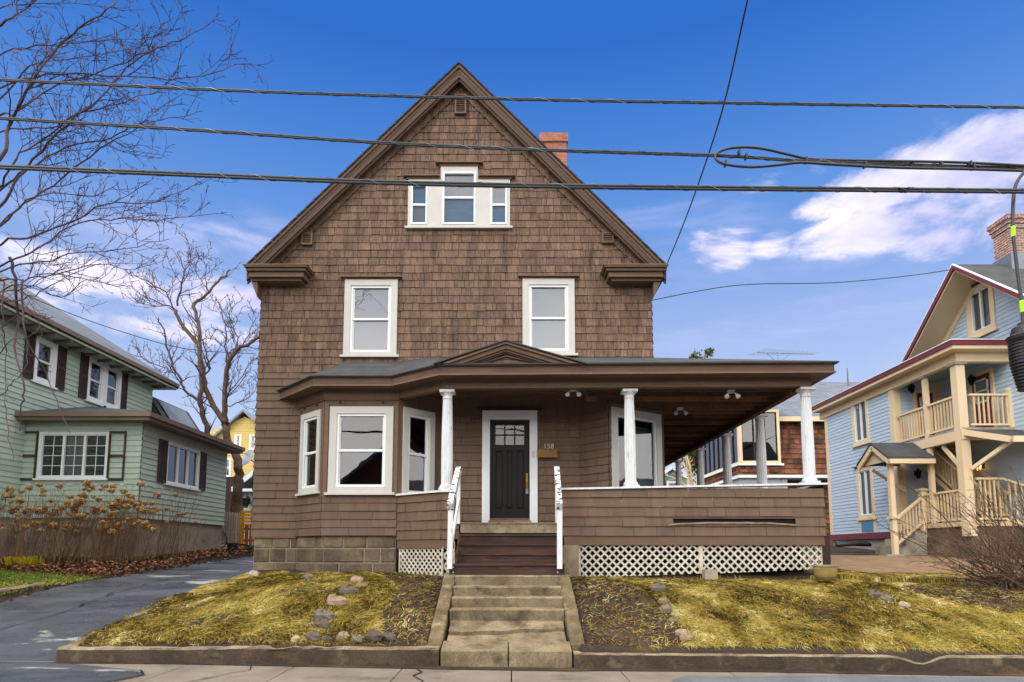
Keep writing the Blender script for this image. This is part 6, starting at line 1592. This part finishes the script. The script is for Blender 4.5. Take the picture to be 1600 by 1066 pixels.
m = MB(); p = P(1398, 857, 17.3); m.box(p.x-.35, p.x+.15, 17.1, 17.5, 1.4, 1.52); tag(m.build('stepping_slab', M['fnd']), 'low concrete slab at the foot of the cream entry post', 'slab')

# ------------------------------------------------------------ houses and trees beyond the porch
sh_ = thing('cedar_house', (15, 34, 2.1), 'weathered orange cedar shingle house with grey roof and sunroom, behind the porch', 'house')
YS = 32; sf = frame(0, YS, 1, 0); x0 = P(1215, 700, YS).x
zr = P(1215, 655, YS).z
mb = MB(); siding(mb, sf, rect(x0-1, x0+7, 2, zr), [], ch=.26, wmin=.15, wmax=.45, depth=.05); mb.build('wall', M['oldshingle'], sh_)
m = MB(); rstrips(m, Vector((x0-.5, YS-.5, zr)), Vector((x0+9, YS-.5, zr)), Vector((x0+9, YS+7, P(1215, 597, YS+7).z)), Vector((x0-.5, YS+7, P(1215, 597, YS+7).z)), 14)
ro = m.build('roof', M['greenrf'], sh_); m = MB(); m.box(x0-.5, x0+2.8, YS-.55, YS-.45, zr-.22, zr+.02); m.box(x0+2.9, x0+9, YS-.55, YS-.45, zr-.42, zr-.18); m.build('gutter', M['cream'], ro)
xs0, xs1, ys0 = P(1155, 700, 31).x, P(1219, 700, 31).x, 31
zs0, zs1 = P(1180, 724, 31).z, P(1180, 640, 31).z
sr = frame(0, ys0, 1, 0); sl_ = frame(xs0, 37.5, 0, -1)
mb = MB(); siding(mb, sr, rect(xs0, xs1, zs0-.6, zs0-.12), [], ch=.16, wmin=.15, wmax=.3, depth=.04); siding(mb, sl_, rect(0, 6.5, zs0-.6, zs0-.12), [], ch=.16, wmin=.15, wmax=.3, depth=.04); siding(mb, frame(xs1, ys0, 0, 1), rect(0, 1, 2, zs1), [], ch=.2, wmin=.15, wmax=.3)
mb.build('sunroom_wall', M['oldshingle'], sh_)
window(sh_, sr, xs0, xs1, zs0-.02, zs1, t=.14, back='dark', trim='cream', style='3', cap=None, name='sunroom_window', sash='darkbrown'); window(sh_, sl_, 0, 6.5, zs0-.02, zs1, t=.12, back='dark', trim='cream', style='8', cap=None, name='sunroom_window', sash='darkbrown')
m = MB(); m.box(xs0-.15, xs1+.1, ys0-.15, 37.6, zs0-.12, zs0-.02); m.box(xs0-.12, xs1+3.1, ys0-.12, 37.6, zs0-.75, zs0-.6); m.build('sunroom_shelf', M['white'], sh_)
m = MB(); m.box(xs0, xs1+.3, ys0+.02, 37.5, 2, zs0-.75); m.build('sunroom_base', M['curtain'], sh_)
m = MB(); q = [Vector((xs0-.4, ys0-.4, zs1+.02)), Vector((xs1+.3, ys0-.4, zs1+.5)), Vector((xs1+.3, 38, zs1+.5)), Vector((xs0-.4, 38, zs1+.02))]; m.hexa(q, [p+Vector((0, 0, .16)) for p in q]); m.build('sunroom_roof', M['cream'], sh_)
m = MB(); p = P(1325, 597, 38); m.tube([p-Vector((0, 0, 1)), p+Vector((0, 0, .9))], [.08, .03], 6); m.build('roof_pipe', M['gutter'], ro)
ta = thing('tv_antenna', P(1216, 572, 36), 'rooftop television antenna rising above the porch roof line', 'antenna')
m = MB(); b0 = P(1216, 640, 36); b1 = P(1215.5, 547, 36); m.tube([b0, b1], .03, 5); f0, f1_ = P(1216, 568, 36), None
m.tube([P(1216, 568, 36), P(1198, 552, 36)], .02, 4); m.tube([P(1216, 568, 36), P(1235, 553, 36)], .02, 4); m.build('mast', M['lash'], ta)
m = MB(); a_, b_ = P(1183, 551, 36), P(1272, 553.5, 36); m.tube([a_, b_], .025, 5)
for k in range(13): c = a_.lerp(b_, k/12); l = .9-.04*k; m.tube([c+Vector((-.25, l, .08)), c+Vector((.25, -l, -.06))], .012, 3)
m.build('boom', M['lash'], ta)
def evergreen(px, pyt, Y, h, r, name, label, n=5600):
    top = P(px, pyt, Y); t = thing(name, (top.x, Y, top.z-h), label, 'tree'); m = MB(); c = MB()
    m.tube([top-Vector((0, 0, h)), top-Vector((0, 0, .3))], [.3, .05], 7); m.build('trunk', M['bark'], t)
    lumps = [Vector((rnd.uniform(-1, 1)*r*.5, rnd.uniform(-.5, .5)*r, -h*.8*rnd.uniform(.1, 1)**1.6)) for _ in range(34)]
    for _ in range(n):
        lpp = rnd.choice(lumps); rr_ = r*.38*(.5+.8*min(1, -lpp.z/h)); v = rvec()*rr_*.5; p = top+lpp+v; s = rnd.uniform(.1, .24)
        if p.z > top.z: continue
        a_ = rvec().normalized()*s; b_ = rvec().normalized()*s*.6; c.face([p-a_, p+b_, p+a_, p-b_], min(1, max(0, .4+.25*rnd.gauss(0, 1)+.15*v.z/rr_)))
    c.build('crown', M['needle'], t)
evergreen(1093, 545, 60, 14, 2.2, 'pine_tree', 'distant olive evergreen whose tip shows above the porch roof')
evergreen(1100, 668, 46, 6.5, 2.6, 'pine_tree', 'bushy olive evergreen seen between the far porch columns', 3200)
tt = thing('bare_tree', P(1085, 760, 40), 'small pale bare tree seen between the far porch columns', 'tree'); m = MB(); tw = MB()
for k in range(7):
    q = [P(1085, 775, 40)]; d = Vector((rnd.uniform(-.5, .5), 0, 1)).normalized()
    for j in range(5): d = (d+rvec()*.12).normalized(); q.append(q[-1]+d*.75)
    m.tube(q, [.07-.01*j for j in range(6)], 5); sproutings(m, tw, q, .05, .01, 1.6, 1.2, .2, 0, 1, 1)
m.build('trunk', M['creamrail'], tt); tw.build('twigs', M['creamrail'], tt)
te = thing('teal_house', P(1048, 760, 50), 'small distant teal gabled house seen past the corner bay', 'house'); q = P(1048, 737, 50)
m = MB(); m.extrude([(q.x-1, 50, 2), (q.x+1.3, 50, 2), (q.x+1.3, 50, q.z-.6), (q.x+.1, 50, q.z+.2), (q.x-1, 50, q.z-.6)], (0, 5, 0)); m.build('wall', M['curtaingreen'], te); m = MB()
for sg in (-1, 1): m.bar((q.x+.1, 49.9, q.z+.3), (q.x+.1+sg*1.4, 49.9, q.z-.65), .2, .18)
m.build('rake_board', M['white'], te); window(te, frame(0, 50, 1, 0), q.x-.35, q.x+.55, q.z-2.2, q.z-.8, t=.12, back='dark', trim='white', cap=None)

# ------------------------------------------------------------ across the street (seen only in reflections)
oh = thing('house_across', (-3, -16, 0), 'grey gabled house across the street, seen only reflected in the windows', 'house')
m = MB(); m.extrude([(-12, -15, -.3), (-2, -15, -.3), (-2, -15, 5.2), (-7, -15, 9.4), (-12, -15, 5.2)], (0, -9, 0)); m.build('wall', M['oldshingle'], oh)
m = MB(); m.hexa([(-12.6, -14.5, 4.7), (-7, -14.5, 9.45), (-7, -24.5, 9.45), (-12.6, -24.5, 4.7)], [(-12.6, -14.5, 5.0), (-7, -14.5, 9.75), (-7, -24.5, 9.75), (-12.6, -24.5, 5.0)]); m.hexa([(-7, -14.5, 9.45), (-1.4, -14.5, 4.7), (-1.4, -24.5, 4.7), (-7, -24.5, 9.45)], [(-7, -14.5, 9.75), (-1.4, -14.5, 5.0), (-1.4, -24.5, 5.0), (-7, -24.5, 9.75)]); m.build('roof', M['greenrf'], oh)
for xw in (-10, -7, -4): window(oh, frame(0, -14.99, -1, 0), -xw-.5, -xw+.5, 5.3 if xw == -7 else 2.8, 7.0 if xw == -7 else 4.5, t=.12, back='curtain', trim='white', cap=None)
m = MB(); hv = []
for j in range(6):
    for i in range(25):
        x = -240+20*i; hv.append((x, -60-30*j, [-.5, 10, 20, 28, 32, 24][j]*(1+.25*math.sin(x*.03)+.12*math.sin(x*.11+j))))
for j in range(6):
    for i in range(14): hv.append((110+26*j, 50-20*i, [-.5, 9, 16, 22, 24, 18][j]*(1+.2*math.sin(i*.9+j))))  # unseen right-hand slope, added to darken the corner window's reflection
m.add([], [(150+j*14+i, 150+j*14+i+1, 150+(j+1)*14+i+1, 150+(j+1)*14+i) for j in range(5) for i in range(13)]) if False else None
m.f.extend([(150+j*14+i, 150+(j+1)*14+i, 150+(j+1)*14+i+1, 150+j*14+i+1) for j in range(5) for i in range(13)]); m.a.extend([.5]*65)
m.v.extend([]); m.add(hv, [(j*25+i, j*25+i+1, (j+1)*25+i+1, (j+1)*25+i) for j in range(5) for i in range(24)])
M['hill'] = mat('wooded_winter_hill', '5d5560', '463f45', .95, .3, .9, fine=.25, fs=1.5); kind(m.build('hills', M['hill'], smooth=True), 'structure')
